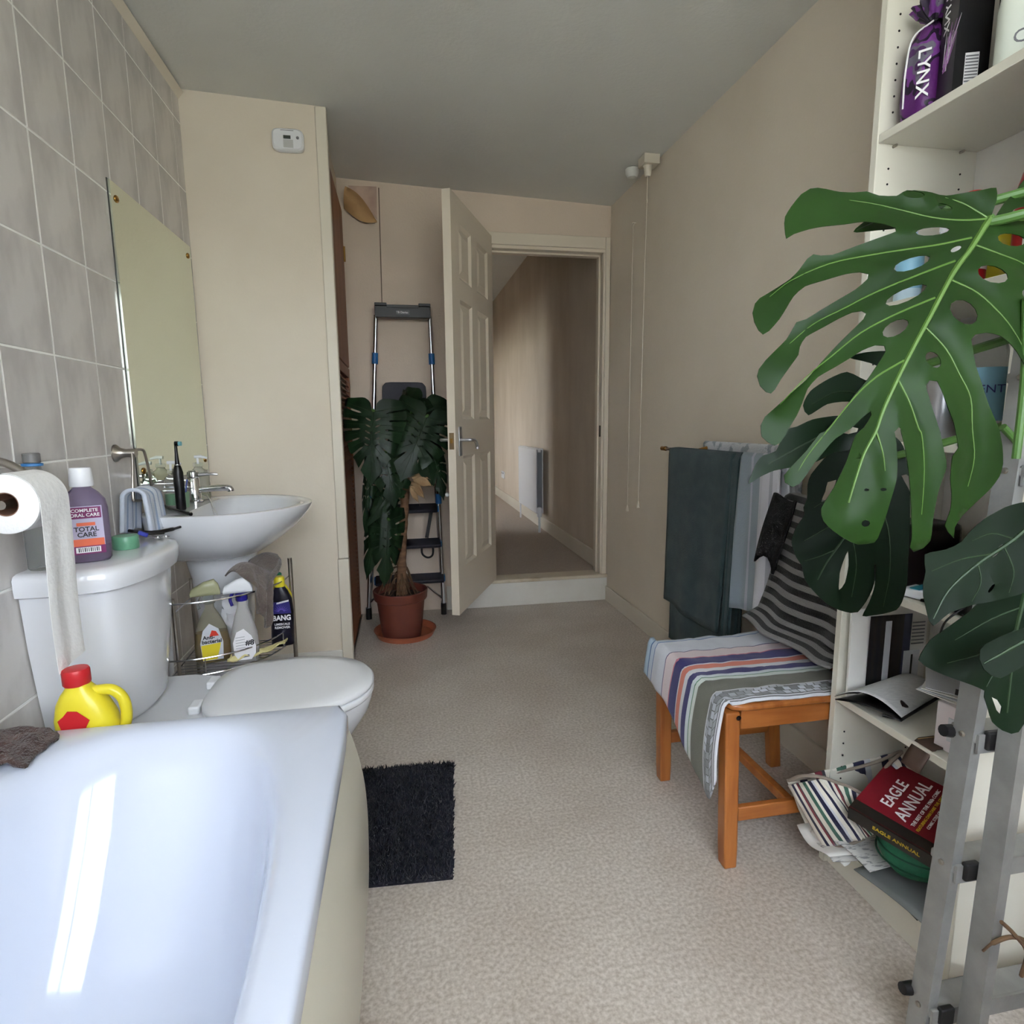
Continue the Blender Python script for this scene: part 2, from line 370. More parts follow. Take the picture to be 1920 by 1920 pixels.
for a, b in ((WX0+.05, .34), (.40, WX1-.05)):
    obj('pane', MB().box((a, YN-.067, WZ0+.05), (b, YN-.063, WZ1-.05)), M_glass, wn, smooth=False)
obj('sill', MB().box((WX0-.05, YN-.03, WZ0-.03), (WX1+.05, YN+.10, WZ0)), M_white, wn, bevel=.005)
pl = bpy.data.lights.new('window_portal', 'AREA'); pl.shape = 'RECTANGLE'; pl.size = WX1-WX0; pl.size_y = WZ1-WZ0; pl.cycles.is_portal = True
po = bpy.data.objects.new('window_portal', pl); COL.objects.link(po); po.location = ((WX0+WX1)/2, YN-.13, (WZ0+WZ1)/2); po.rotation_euler = (PI/2, 0, 0)

# ---------------------------------------------------------------- landing beyond the door
HZ, HX, HE = ZT-.012, 1.285, 8.4
M_carpet = mat('grey_brown_carpet', (208, 193, 178), .98, c2=(188, 173, 158), scale=160, bump=.8, bscale=300)
struct('floor_landing', MB().box((-1.6, YB+TB-.02, HZ-.05), (HX+.1, HE+.1, HZ)), M_carpet, 'grey-brown carpet of the landing beyond the door', 'carpet', smooth=False)
M_hall = mat('landing_wall', (222, 208, 190), .85, c2=(204, 188, 168), scale=3.5, detail=6, bump=.2, bscale=30, lo=.3, hi=.75, stretch=(1, 1, .4))
struct('wall_landing', MB().box((HX, YB+TB, HZ-.05), (HX+.1, HE+.1, 2.80)), M_hall, 'cream landing wall seen through the doorway', 'wall', smooth=False)
struct('wall_landing_left', MB().box((.30, YB+TB, HZ-.05), (.40, 5.6, 2.80)), M_hall, 'left landing wall hidden behind the open door', 'wall', smooth=False)
struct('wall_landing_lintel', MB().box((.30, 5.6, 1.95), (.40, HE, 2.80)), M_hall, 'lintel over the opening off the landing', 'wall', smooth=False)
struct('wall_landing_room', MB().box((-1.7, 5.5, HZ-.05), (.30, 5.6, 2.80)), M_hall, 'partition of the room off the landing', 'wall', smooth=False)
struct('wall_landing_end', MB().box((-1.7, HE, HZ-.05), (HX+.1, HE+.1, 2.80)), M_hall, 'far end wall of the landing', 'wall', smooth=False)
struct('wall_landing_window', MB().box((-1.7, 5.5, HZ-.05), (-1.6, HE, .95)).box((-1.7, 5.5, 2.1), (-1.6, HE, 2.80)).box((-1.7, 5.5, .95), (-1.6, 6.2, 2.1)).box((-1.7, 7.2, .95), (-1.6, HE, 2.1)), M_hall, 'window wall of the room off the landing', 'wall', smooth=False)
struct('ceiling_landing', MB().box((-1.7, YB+TB, 2.76), (HX+.1, HE+.1, 2.85)), M_ceil, 'dim ceiling of the landing', 'ceiling', smooth=False)
wn2 = thing('window_2', 'window of the room off the landing', 'window', (-1.65, 6.75, .95), kind='structure')
obj('pane', MB().box((-1.655, 6.2, .95), (-1.65, 7.2, 2.1)), M_glass, wn2, smooth=False)
obj('frame_bar', MB().box((-1.68, 6.67, .95), (-1.62, 6.73, 2.1)), M_plw, wn2)
pl = bpy.data.lights.new('landing_portal', 'AREA'); pl.shape = 'RECTANGLE'; pl.size = 1.0; pl.size_y = 1.15; pl.cycles.is_portal = True
po = bpy.data.objects.new('landing_portal', pl); COL.objects.link(po); po.location = (-1.72, 6.7, 1.52); po.rotation_euler = (PI/2, 0, -PI/2)
struct('baseboard_landing', MB().box((HX-.016, YB+TB+.01, HZ), (HX, HE, HZ+.11)), M_trim, 'cream skirting of the landing wall', 'baseboard', bevel=.004)
# ================================================================ bath
RZ = .57
bt = thing('bathtub', 'glossy white bathtub with bowed side panel in the foreground', 'bathtub', (-.45, .35, 0))
bx0, bx1, by0, by1 = XL+.002, -.123, -.52, 1.205
ocx, ocy, ohx, ohy = (bx0+bx1)/2, (by0+by1)/2, (bx1-bx0)/2, (by1-by0)/2
icx, ihx, iy0, iy1 = -.452, .276, -.43, 1.165
def bring(hx, y0, y1, z, e, cx=icx): return sq(cx, (y0+y1)/2, hx, (y1-y0)/2, z, 128, e)
rings = [sq(ocx, ocy, ohx-.012, ohy-.012, RZ-.045, 128, 40), sq(ocx, ocy, ohx, ohy, RZ-.040, 128, 40), sq(ocx, ocy, ohx, ohy, RZ-.008, 128, 40), sq(ocx, ocy, ohx-.003, ohy-.003, RZ-.002, 128, 38), sq(ocx, ocy, ohx-.008, ohy-.008, RZ, 128, 36)]
rings += [bring(ihx+.010, iy0-.012, iy1+.012, RZ-.001, 3.2), bring(ihx, iy0, iy1, RZ-.006, 3.1), bring(ihx-.008, iy0+.012, iy1-.014, RZ-.018, 3.1),
          bring(ihx-.016, iy0+.03, iy1-.040, RZ-.05, 3.1), bring(ihx-.027, iy0+.06, iy1-.094, RZ-.14, 3.1), bring(ihx-.039, iy0+.10, iy1-.164, RZ-.24, 3.1), bring(ihx-.052, iy0+.14, iy1-.240, RZ-.33, 3.1),
          bring(ihx-.078, iy0+.18, iy1-.305, RZ-.375, 3.2), bring(ihx-.13, iy0+.24, iy1-.40, RZ-.395, 3.4), bring(.06, iy0+.5, iy1-.75, RZ-.40, 3)]
obj('tub', MB().loft(rings, False, True), M_acr, bt, ang=60)
prof = [(0, 0), (.03, .10), (.040, .28), (.036, .40), (.018, .49), (.0, .535)]
M_panel = mat('cream_bath_panel', (208, 204, 188), .3)
pg = MB()
cur = bez([Vector((bx1-.018+a, 0, b)) for a, b in prof], 6)
g = []
for i in range(2):
    y = (by0+.002, by1-.008)[i]; g.append([Vector((p.x, y, p.z+.001)) for p in cur])
obj('side_panel', pg.sheet(g, .006), M_panel, bt, ang=50, label='cream bowed plastic side panel')
obj('end_panel', MB().box((bx0, by1-.020, .001), (bx1-.03, by1-.012, .52)), M_panel, bt)
obj('plug_hole', MB().lathe([(.001, RZ-.398), (.03, RZ-.398), (.033, RZ-.394), (.03, RZ-.392), (.001, RZ-.3925)], 24, (icx, .05, 0)), M_chrome, bt)
# brown cloth lying on the rim
M_bcl = mat('dark_brown_fabric', (78, 48, 38), .95, c2=(56, 34, 28), scale=30, bump=.8, bscale=220, sheen=.3)
cc = at_z(20, 1372, RZ+.01)
cg = []
for i in range(25):
    row = []
    for j in range(17):
        a, b = i/24-.5, j/16-.5; r = 1-.25*abs(nz((a*3, b*3, 1)))
        p = Vector((-.735+a*.20*r, 1.12+b*.13*r, RZ+.014+.028*max(0, nz((a*5, b*5, 3))+.35)*(1-1.6*max(a*a, b*b)*2)))
        if p.x > -.66: p.z = max(RZ+.006, p.z-.01)
        row.append(p)
    cg.append(row)
obj('cloth', MB().sheet(cg, .006), M_bcl, None, ang=180, label='crumpled dark brown cloth on the bath rim by the tiles', cat='cloth', loc=(-.735, 1.12, RZ))

# ================================================================ toilet
TY = 1.648
to = thing('toilet', 'white close-coupled toilet with its lid down behind the bath', 'toilet', (-.5, TY, 0))
def cring(w, x1, z, r=.05):
    """bow-fronted cistern outline"""
    out = [Vector((XL+.004, TY-w, z)), Vector((XL+.06, TY-w, z))]
    n = 24
    for i in range(n+1):
        t = -1+2*i/n; y = t*(w-.004); x = x1 - .060*(abs(t)**2.4) - .055*max(0, (abs(t)-.86)/.14)**2
        out.append(Vector((x, TY+y, z)))
    out += [Vector((XL+.06, TY+w, z)), Vector((XL+.004, TY+w, z))]
    return out
obj('cistern', MB().loft([cring(.165, -.665, .415), cring(.175, -.655, .43), cring(.188, -.645, .52), cring(.203, -.632, .65), cring(.210, -.626, .772)]), M_cer, to, ang=50)
obj('cistern_lid', MB().loft([cring(.214, -.622, .768), cring(.224, -.610, .773), cring(.226, -.606, .79), cring(.226, -.606, .812), cring(.221, -.611, .820), cring(.205, -.628, .824)]), M_cer, to, ang=50)
def egg(x0, x1, hy, z, n=64, e=2.3):
    """seat outline: square-ish at the hinge (x0), round at the front (x1)"""
    out = []; cx = x0+(x1-x0)*.45
    for k in range(n):
        t = 2*PI*k/n; c, s_ = math.cos(t), math.sin(t)
        if c >= 0: out.append(Vector((cx+(x1-cx)*abs(c)**(2/2.15), TY+hy*math.copysign(abs(s_)**(2/2.15), s_), z)))
        else: out.append(Vector((cx-(cx-x0)*abs(c)**(2/3.6), TY+hy*.96*math.copysign(abs(s_)**(2/2.8), s_), z)))
    return out
obj('bowl', MB().loft([egg(-.70, -.26, .115, 0), egg(-.70, -.27, .11, .02), egg(-.70, -.30, .10, .12), egg(-.68, -.24, .12, .20), egg(-.66, -.16, .155, .28), egg(-.64, -.115, .175, .35), egg(-.62, -.105, .18, .385), egg(-.61, -.107, .178, .395)]), M_cer, to, ang=50)
# deck behind the seat that carries the cistern
def deck(w, x0, x1, z): return [Vector((x0, TY-w, z)), Vector((x1-.12, TY-w, z)), Vector((x1, TY-w*.75, z)), Vector((x1, TY+w*.75, z)), Vector((x1-.12, TY+w, z)), Vector((x0, TY+w, z))]
obj('deck', MB().loft([deck(.10, XL+.01, -.54, .02), deck(.11, XL+.01, -.52, .30), deck(.175, XL+.01, -.50, .385), deck(.18, XL+.01, -.50, .412)]), M_cer, to, bevel=.012, seg=3)
obj('seat', MB().loft([egg(-.53, -.103, .185, .397), egg(-.535, -.100, .189, .402), egg(-.535, -.100, .189, .412), egg(-.53, -.103, .186, .416)]), M_plw, to, ang=60)
obj('seat_lid', MB().loft([egg(-.53, -.104, .184, .418), egg(-.535, -.099, .190, .422), egg(-.535, -.099, .190, .430), egg(-.53, -.106, .184, .437), egg(-.50, -.15, .15, .441), egg(-.47, -.20, .10, .442)]), M_plw, to, ang=60)
for s_ in (-1, 1): obj('hinge', MB().obox((-.545, TY+s_*.075, .421), (.028, .05, .022)), M_plw, to, bevel=.005)

# ---- things on the cistern
LT = .8245
M_purple = mat('purple_mouthwash', (96, 40, 84), .1, trans=.4, ior=1.2); M_lavb = mat('clear_lavender_plastic', (176, 160, 190), .08, trans=.72, ior=1.15)
M_pl = mat('magenta_print', (122, 28, 92), .4); M_or = mat('orange_print', (228, 108, 74), .4); M_lav = mat('lavender_label', (188, 180, 205), .4)
M_txw = mat('white_print', (240, 238, 240), .5); M_txb = mat('black_print', (26, 24, 30), .5); M_gry = mat('grey_print', (120, 120, 125), .5)
mwp = Vector((-.742, 1.555, LT))
mo = thing('mouthwash_bottle', 'purple mouthwash bottle with white cap on the cistern', 'bottle', mwp)
# the bottle is turned so its label faces the window corner of the room
fd = Vector((.42, -.91, 0)).normalized(); sd = Vector((0, 0, 1)).cross(fd)      # front dir, side dir (to the right as seen)
MS = 1.2
def oval(w, d, z, e=3.0, n=40):
    return [mwp + (sd*p.x + fd*p.y + Vector((0, 0, p.z)))*MS for p in sq(0, 0, w, d, z, n, e)]
obj('bottle_body', MB().loft([oval(.034, .024, 0), oval(.038, .027, .006), oval(.039, .028, .03), oval(.039, .028, .105), oval(.036, .026, .122, 2.6), oval(.026, .021, .136, 2.3), oval(.015, .015, .146, 2), oval(.0145, .0145, .15, 2)]), M_lavb, mo, ang=50)
obj('liquid', MB().loft([oval(.032, .022, .002), oval(.0365, .0255, .007), oval(.0375, .0265, .03), oval(.0375, .0265, .034), oval(.03, .02, .034)]), M_purple, mo, ang=50)
obj('bottle_cap', MB().loft([oval(.0195, .0195, .1485, 2), oval(.0205, .0205, .151, 2), oval(.0185, .0185, .182, 2), oval(.017, .017, .185, 2)]), M_plw, mo, ang=40)
def lab(z0, z1, hw, m, name, d=.0284, p=0):
    c = mwp + fd*(d+p)*MS
    obj(name, MB().prism([c + (sd*q + Vector((0,0,z)))*MS for q, z in ((-hw, z0), (hw, z0), (hw, z1), (-hw, z1))], fd*.0006), m, mo, smooth=False)
lab(.018, .112, .028, M_lav, 'label')
lab(.088, .110, .026, M_pl, 'label_banner', p=.0007); lab(.034, .048, .027, M_or, 'label_band', p=.0007); lab(.018, .034, .028, M_pl, 'label_band', p=.0007); lab(.021, .032, .020, M_txw, 'barcode_panel', p=.0014)
lab(.0735, .0800, .015, M_or, 'label_badge', p=.0007)
T0 = lambda z, d=.0298, x=0: mwp + (fd*d + sd*x + Vector((0, 0, z)))*MS
text('lettering', 'COMPLETE', .0088*MS, M_txw, mo, T0(.1035, .0300), sd, (0,0,1), bold=.02); text('lettering', 'ORAL CARE', .0088*MS, M_txw, mo, T0(.0945, .0300), sd, (0,0,1), bold=.02)
text('lettering', 'TOTAL', .0125*MS, M_txb, mo, T0(.0668), sd, (0,0,1), bold=.02); text('lettering', 'CARE', .0125*MS, M_txb, mo, T0(.0560), sd, (0,0,1), bold=.02)
for i in range(11):
    x = -.016+.0032*i; c = mwp + (fd*.0305 + sd*x)*MS; ww = sd*(.0014 if i % 3 else .0022)
    obj('barcode_bar', MB().prism([c+Vector((0,0,.0276)), c+ww+Vector((0,0,.0276)), c+ww+Vector((0,0,.0372)), c+Vector((0,0,.0372))], fd*.0003), M_txb, mo, smooth=False)
# clear bottle behind it
cbp = Vector((-.803, 1.488, LT))
cb = thing('clear_bottle', 'clear plastic bottle with blue neck ring behind the mouthwash', 'bottle', cbp)
obj('bottle_body', MB().lathe([(.028, 0), (.031, .004), (.031, .17), (.027, .20), (.016, .225), (.0145, .23), (.0145, .25), (.013, .25)], 32, cbp), M_clear, cb, ang=50)
obj('neck_ring', MB().lathe([(.0155, .231), (.020, .232), (.020, .237), (.0155, .238)], 32, cbp), mat('blue_ring', (70, 130, 190), .35), cb)
obj('bottle_cap', MB().lathe([(.015, .2385), (.0165, .24), (.0165, .258), (.015, .26)], 28, cbp), mat('smoky_cap', (120, 118, 116), .3, alpha=.85), cb)
# green jar lid
gp = at_z(237, 1028, LT)
M_green = mat('translucent_green_plastic', (112, 168, 136), .35, c2=(104, 160, 128), scale=40)
obj('jar_lid', MB().lathe([(.029, 0), (.0305, .002), (.0305, .031), (.0285, .034), (.027, .034), (.001, .033)], 40, gp), M_green, None, ang=40, label='pale green round lid standing on the cistern', cat='lid', loc=gp)
# black comb / hair tool, blue razor head, nail scissors
g1 = [at_z(u, v, LT+.006) for u, v in ((206, 990), (250, 996), (290, 998), (320, 993), (338, 988))]
obj('hair_comb', MB().tube(bez(g1, 6), [.005]*12+[.006]*8+[.004]*5, 8), M_black, None, label='long black comb on the far edge of the cistern', cat='comb', loc=g1[2])
rz = at_z(268, 1001, LT+.013); rt = thing('razor', 'small clear blue razor lying on the cistern beside the comb', 'razor', rz)
obj('razor_head', MB().obox(rz, (.026, .012, .012), (0, .5, .6)), mat('blue_clear_plastic', (90, 100, 210), .1, trans=.4, ior=1.2), rt, bevel=.003)
obj('handle', MB().tube([rz, rz+Vector((.045, .03, -.006))], [.004, .003], 8), M_black, rt)
sp = at_z(296, 1008, LT+.003); ss = thing('nail_scissors', 'small steel nail scissors with round handles on the cistern', 'scissors', sp)
for d in (Vector((0, 0, 0)), Vector((.017, .012, 0))):
    obj('finger_loop', MB().tube(arc(sp+d, .008, 0, 2*PI, 20), .0016, 8, False), M_chrome, ss)
obj('blade', MB().tube([sp+Vector((.004, .006, 0)), sp+Vector((-.028, .032, .001))], [.002, .0006], 6), M_black, ss)
# ================================================================ toilet roll
rx, ry0, rz_, rr = -.722, 1.240, 1.0, .056
tr_ = thing('toilet_roll', 'white toilet roll with a long strip hanging over the cistern', 'toilet roll', (rx, ry0+.05, rz_))
Ry = Matrix.Rotation(-PI/2, 3, 'X')
pr = [(.0225, 0), (.052, -.0), (.0555, .002), (.056, .098), (.0555, .1), (.0225, .1), (.0225, 0)]
M_tp = mat('tissue', (236, 235, 233), .95, bump=.2, bscale=90)
obj('roll', MB().lathe(pr, 64, (rx, ry0, rz_), False, Ry), M_tp, tr_, ang=40)
obj('core', MB().lathe([(.0224, .001), (.0224, .099), (.0205, .099), (.0205, .001), (.0224, .001)], 32, (rx, ry0, rz_), False, Ry), mat('cardboard_core', (126, 92, 74), .9), tr_)
sg = []
for i in range(40):
    if i < 12:
        a = PI/2*(1-i/11); p = (rx+(rr+.0012)*math.cos(a), rz_+(rr+.0012)*math.sin(a))
    else:
        d = (i-11)/28; p = (rx+rr+.0012-.006*math.sin(d*3)*d-.004*d, rz_-.33*d)
    sg.append([Vector((p[0]+.002*math.sin(j*1.1)*(i > 14), ry0+.001+.098*j/8, p[1] + .012*(j/8-.5)*(i == 39))) for j in range(9)])
obj('loose_strip', MB().sheet(sg, .0008), M_tp, tr_, ang=80)
hd = thing('toilet_roll_holder', 'brushed metal toilet roll holder arm on the tiles', 'holder', (XL, ry0+.05, rz_+.06))
obj('arm', MB().tube(bez([(XL+.001, ry0+.15, rz_+.075), (XL+.03, ry0+.15, rz_+.072), (XL+.06, ry0+.145, rz_+.06), (rx-.005, ry0+.135, rz_+.02), (rx, ry0+.12, rz_), (rx, ry0+.02, rz_), (rx, ry0-.012, rz_)], 8), .0085, 12), M_steel, hd)
obj('wall_plate', MB().lathe([(.024, 0), (.024, .006), (.018, .012), (.010, .016)], 28, (XL+.0015, ry0+.15, rz_+.075), True, Matrix.Rotation(PI/2, 3, 'Y')), M_steel, hd)

# drain cleaner bottle behind the bath
dp = Vector((-.634, 1.256, .44))
M_yel = mat('yellow_plastic', (226, 210, 52), .3)
dc = thing('drain_cleaner_bottle', 'yellow bottle with side handle and red cap between bath and toilet', 'bottle', (dp.x, dp.y, .4))
dd = Vector((.97, .05, 0)).normalized(); de = Vector((0, 0, 1)).cross(dd)
def yl(w, d, z, o=0, e=2.8): return [Vector((dp.x, dp.y, .415)) + dd*(p.x+o) + de*p.y + Vector((0, 0, p.z)) for p in sq(0, 0, w, d, z, 40, e)]
zs = [(.052, .034, 0), (.056, .036, .01), (.056, .036, .12), (.053, .035, .155), (.044, .030, .185), (.032, .025, .205), (.021, .020, .218), (.019, .019, .228)]
obj('bottle_body', MB().loft([yl(a, b, c, -.012*max(0, (c-.12)/.1)) for a, b, c in zs]), M_yel, dc, ang=50)
hb = Vector((dp.x, dp.y, .415))
obj('handle', MB().tube(bez([hb+dd*.012+Vector((0,0,.205)), hb+dd*.045+Vector((0,0,.203)), hb+dd*.064+Vector((0,0,.18)), hb+dd*.066+Vector((0,0,.14)), hb+dd*.054+Vector((0,0,.105))], 6), .0105, 12), M_yel, dc)
obj('bottle_cap', MB().lathe([(.022, .222), (.024, .225), (.024, .249), (.022, .254), (.019, .255)], 32, hb+dd*(-.014)), M_red, dc, ang=40)
lp = [(-.034, .118), (-.040, .142), (-.030, .150), (-.022, .160), (-.006, .158), (.006, .146), (.014, .138), (.004, .118), (-.014, .104)]
obj('front_label', MB().prism([hb + dd*(a+.004) - Vector((0, .0368, 0)) + Vector((0, 0, b+.022)) for a, b in lp], (0, -.0012, 0)), M_red, dc, smooth=False, label='red starburst label')
# dark box it stands on, in the gap between bath and toilet
sb_ = thing('storage_box', 'dark brown lidded box in the gap between bath and toilet', 'box', (-.60, 1.252, 0))
M_dkb = mat('dark_brown_wood', (62, 44, 36), .6, c2=(48, 34, 28), scale=8, stretch=(.5, 4, 4))
obj('box_body', MB().box((-.80, 1.210, .001), (-.42, 1.296, .398)), M_dkb, sb_, bevel=.003)
obj('box_lid', MB().box((-.805, 1.208, .3985), (-.415, 1.299, .4145)), M_dkb, sb_, bevel=.003)
# ================================================================ basin
SY, SZ = 2.27, .862
si = thing('washbasin', 'white pedestal washbasin with chrome tap against the tiled wall', 'washbasin', (-.6, SY, 0))
def sring(back, front, hy, z, n=72, sq_=2.4):
    out = []; cx = -.615
    for k in range(n):
        t = 2*PI*k/n; c, s_ = math.cos(t), math.sin(t)
        if c >= 0: x = cx+(front-cx)*abs(c)**(2/1.9); y = hy*math.copysign(abs(s_)**(2/1.9), s_)
        else: x = cx-(cx-back)*abs(c)**(2/5.0); y = hy*math.copysign(abs(s_)**(2/5.0), s_)*(1-.10*abs(c))
        out.append(Vector((x, SY+y, z)))
    return out
bk = XL+.003
rg = [sring(bk, -.54, .12, SZ-.18), sring(bk, -.50, .165, SZ-.165), sring(bk, -.435, .23, SZ-.12), sring(bk, -.38, .270, SZ-.075), sring(bk, -.343, .291, SZ-.03), sring(bk, -.332, .297, SZ-.008), sring(bk, -.331, .298, SZ-.002), sring(bk, -.336, .294, SZ)]
rg += [sring(-.70, -.372, .262, SZ-.002), sring(-.695, -.38, .255, SZ-.012), sring(-.69, -.41, .225, SZ-.06), sring(-.68, -.46, .17, SZ-.11), sring(-.66, -.53, .09, SZ-.135), sring(-.64, -.58, .03, SZ-.14)]
obj('basin', MB().loft(rg), M_cer, si, ang=60)
def pr_(hx, hy, z): return sq(-.66, SY+.03, hx, hy, z, 40, 2.8)
obj('pedestal', MB().loft([pr_(.115, .105, 0), pr_(.115, .10, .02), pr_(.095, .078, .10), pr_(.09, .072, .40), pr_(.105, .082, .60), pr_(.12, .10, .68)]), M_cer, si, ang=50)
tp = Vector((-.755, SY+.09, SZ-.001))
ta = obj('tap', MB().lathe([(.028, 0), (.028, .006), (.023, .010), (.022, .05), (.020, .054), (.020, .088), (.018, .092)], 32, tp), M_chrome, si, ang=40)
obj('spout', MB().tube(bez([tp+Vector((.01, 0, .045)), tp+Vector((.05, 0, .050)), tp+Vector((.11, -.005, .052)), tp+Vector((.125, -.005, .047)), tp+Vector((.127, -.005, .038))], 6), [.012]*18+[.0115]*7, 12), M_chrome, ta)
obj('lever', MB().tube([tp+Vector((0, 0, .10)), tp+Vector((.06, 0, .104)), tp+Vector((.085, .0, .102))], [.009, .005, .0045], 10), M_chrome, ta)
obj('lever_cap', MB().lathe([(.019, .092), (.021, .095), (.020, .112), (.014, .118), (.004, .119)], 28, tp), M_chrome, ta)
obj('plug_chain', MB().tube(bez([tp+Vector((.03, -.02, .03)), tp+Vector((.055, -.03, .02)), tp+Vector((.075, -.045, -.02)), tp+Vector((.095, -.06, -.055))], 6), .0016, 6), M_chrome, si)
obj('plug_chain', MB().tube(bez([tp+Vector((.05, -.01, .04)), tp+Vector((.06, -.02, -.01)), tp+Vector((.07, -.03, -.05))], 6), .0012, 6), M_chrome, si)
# wire soap tray behind the tap
st_ = Vector((-.80, SY+.05, SZ))
# ---- things on the basin deck
tbp = Vector((-.735, SY-.115, SZ))
tb_ = thing('electric_toothbrush', 'black electric toothbrush standing on the near side of the basin', 'toothbrush', tbp)
obj('handle', MB().lathe([(.014, 0), (.0155, .003), (.0155, .06), (.0165, .09), (.0155, .125), (.0115, .142), (.0085, .15)], 28, tbp), M_black, tb_, ang=50)
obj('neck_ring', MB().lathe([(.0088, .1495), (.0092, .151), (.0088, .1525)], 24, tbp), M_chrome, tb_)
obj('brush_neck', MB().tube([tbp+Vector((0,0,.152)), tbp+Vector((0,0,.19)), tbp+Vector((0,0,.218))], [.0075, .005, .0045], 14), M_black, tb_)
obj('brush_head', MB().lathe([(.008, -.005), (.0085, 0), (.008, .006)], 20, tbp+Vector((.003, -.0, .221)), True, Matrix.Rotation(PI/2, 3, 'Y')), M_black, tb_)
obj('bristles', MB().lathe([(.007, .006), (.0072, .015)], 20, tbp+Vector((.003, 0, .221)), True, Matrix.Rotation(PI/2, 3, 'Y')), mat('teal_bristles', (110, 170, 180), .8), tb_)
# black hair clip / tweezers near the basin edge
q = [at_z(u, v, SZ+.006) for u, v in ((301, 946), (318, 953), (340, 960), (358, 964))]
hc = thing('black_razor', 'black folding razor lying on the near rim of the basin', 'razor', q[2])
obj('handle', MB().tube([q[1], q[2], q[3]], [.006, .0055, .006], 8), M_black, hc); obj('blade_head', MB().tube([q[0], q[1]], [.003, .0055], 8), M_black, hc)
obj('pivot', MB().lathe([(.001, .004), (.004, .0045), (.004, .0065), (.001, .007)], 12, q[3]), M_chrome, hc)
# pump dispensers and green cup
def pump(name, p, r, hgt, mb_, label, liquid=None, dirx=1):
    t = thing(name, label, 'soap dispenser', p, )
    obj('bottle_body', MB().lathe([(r*.92, 0), (r, .004), (r, hgt*.72), (r*.8, hgt*.86), (r*.42, hgt*.95), (r*.40, hgt)], 32, p), mb_, t, ang=50)
    if liquid: obj('liquid', MB().lathe([(r*.86, .004), (r*.9, .008), (r*.9, hgt*.38), (.001, hgt*.38)], 28, p), liquid, t)
    obj('collar', MB().lathe([(r*.48, hgt), (r*.5, hgt+.002), (r*.46, hgt+.014), (r*.2, hgt+.016)], 24, p), M_plw if liquid is None else M_clear, t)
    obj('pump_stem', MB().tube([p+Vector((0,0,hgt+.01)), p+Vector((0,0,hgt+.034))], .004, 10), M_plw, t)
    obj('nozzle', MB().tube([p+Vector((-.010*dirx,0,hgt+.037)), p+Vector((.012*dirx,0,hgt+.038)), p+Vector((.034*dirx,0,hgt+.032))], [.006, .006, .004], 10), M_plw, t)
    return t
M_gl = mat('pale_green_soap', (150, 200, 160), .2, trans=.3, ior=1.2)
pump('soap_dispenser', Vector((-.795, SY-.005, SZ)), .026, .115, M_clear, 'small pump soap bottle with green liquid behind the toothbrush', M_gl)
M_frost = mat('frosted_clear_plastic', (226, 226, 214), .25, trans=.7, ior=1.1)
pump('soap_dispenser', Vector((-.765, SY+.185, SZ)), .036, .125, M_frost, 'large frosted pump soap bottle behind the basin tap', mat('pale_yellow_soap', (218, 212, 170), .3, trans=.3))
gpn = Vector((-.748, SY-.055, SZ))
gc = thing('green_cup', 'small green plastic cup beside the black toothbrush', 'cup', gpn)
obj('cup_body', MB().lathe([(.017, 0), (.019, .003), (.023, .052), (.0225, .053), (.020, .05), (.017, .006), (.001, .005)], 28, gpn), mat('pale_green_cup', (150, 184, 150), .3, trans=.3), gc, ang=50)
obj('brush_handle', MB().tube([gpn+Vector((.004,0,.01)), gpn+Vector((.012,.008,.075)), gpn+Vector((.016,.01,.095))], .003, 8), mat('blue_handle', (60, 80, 170), .3), gc)
# tumbler ring: wire holder on the wall behind the tap
wr = thing('wire_soap_rack', 'chrome wire soap rack under the mirror', 'soap rack', (XL+.05, SY+.05, SZ+.07))
for zz in (.06, .085): obj('wire_loop', MB().tube([Vector((XL+.004, SY-.07, SZ+zz)), Vector((XL+.085, SY-.07, SZ+zz)), Vector((XL+.085, SY+.055, SZ+zz)), Vector((XL+.004, SY+.055, SZ+zz))], .0022, 8), M_chrome, wr)
obj('wire_link', MB().tube([Vector((XL+.085, SY+.055, SZ+.06)), Vector((XL+.085, SY+.055, SZ+.085))], .002, 8), M_chrome, wr)

# ================================================================ mirror
M_mir = mat('mirror_silver', (226, 232, 216), .02, 1)
mi = thing('mirror', 'tall frameless mirror screwed to the tiles above the basin', 'mirror', (XL, 2.44, .95))
my0, my1, mz0, mz1 = 2.098, 2.80, .952, 1.876
obj('glass', MB().box((XL+.0035, my0, mz0), (XL+.0095, my1, mz1)), M_mir, mi, smooth=False)
obj('backing', MB().box((XL+.0012, my0-.003, mz0-.003), (XL+.0033, my1+.003, mz1+.003)), M_black, mi, smooth=False)
for y in (my0+.035, my1-.035):
    for z in (mz0+.045, mz1-.045):
        obj('screw', MB().lathe([(.011, .0), (.011, .002), (.008, .005), (.002, .006)], 20, (XL+.0095, y, z), True, Matrix.Rotation(PI/2, 3, 'Y')), M_brass, mi)
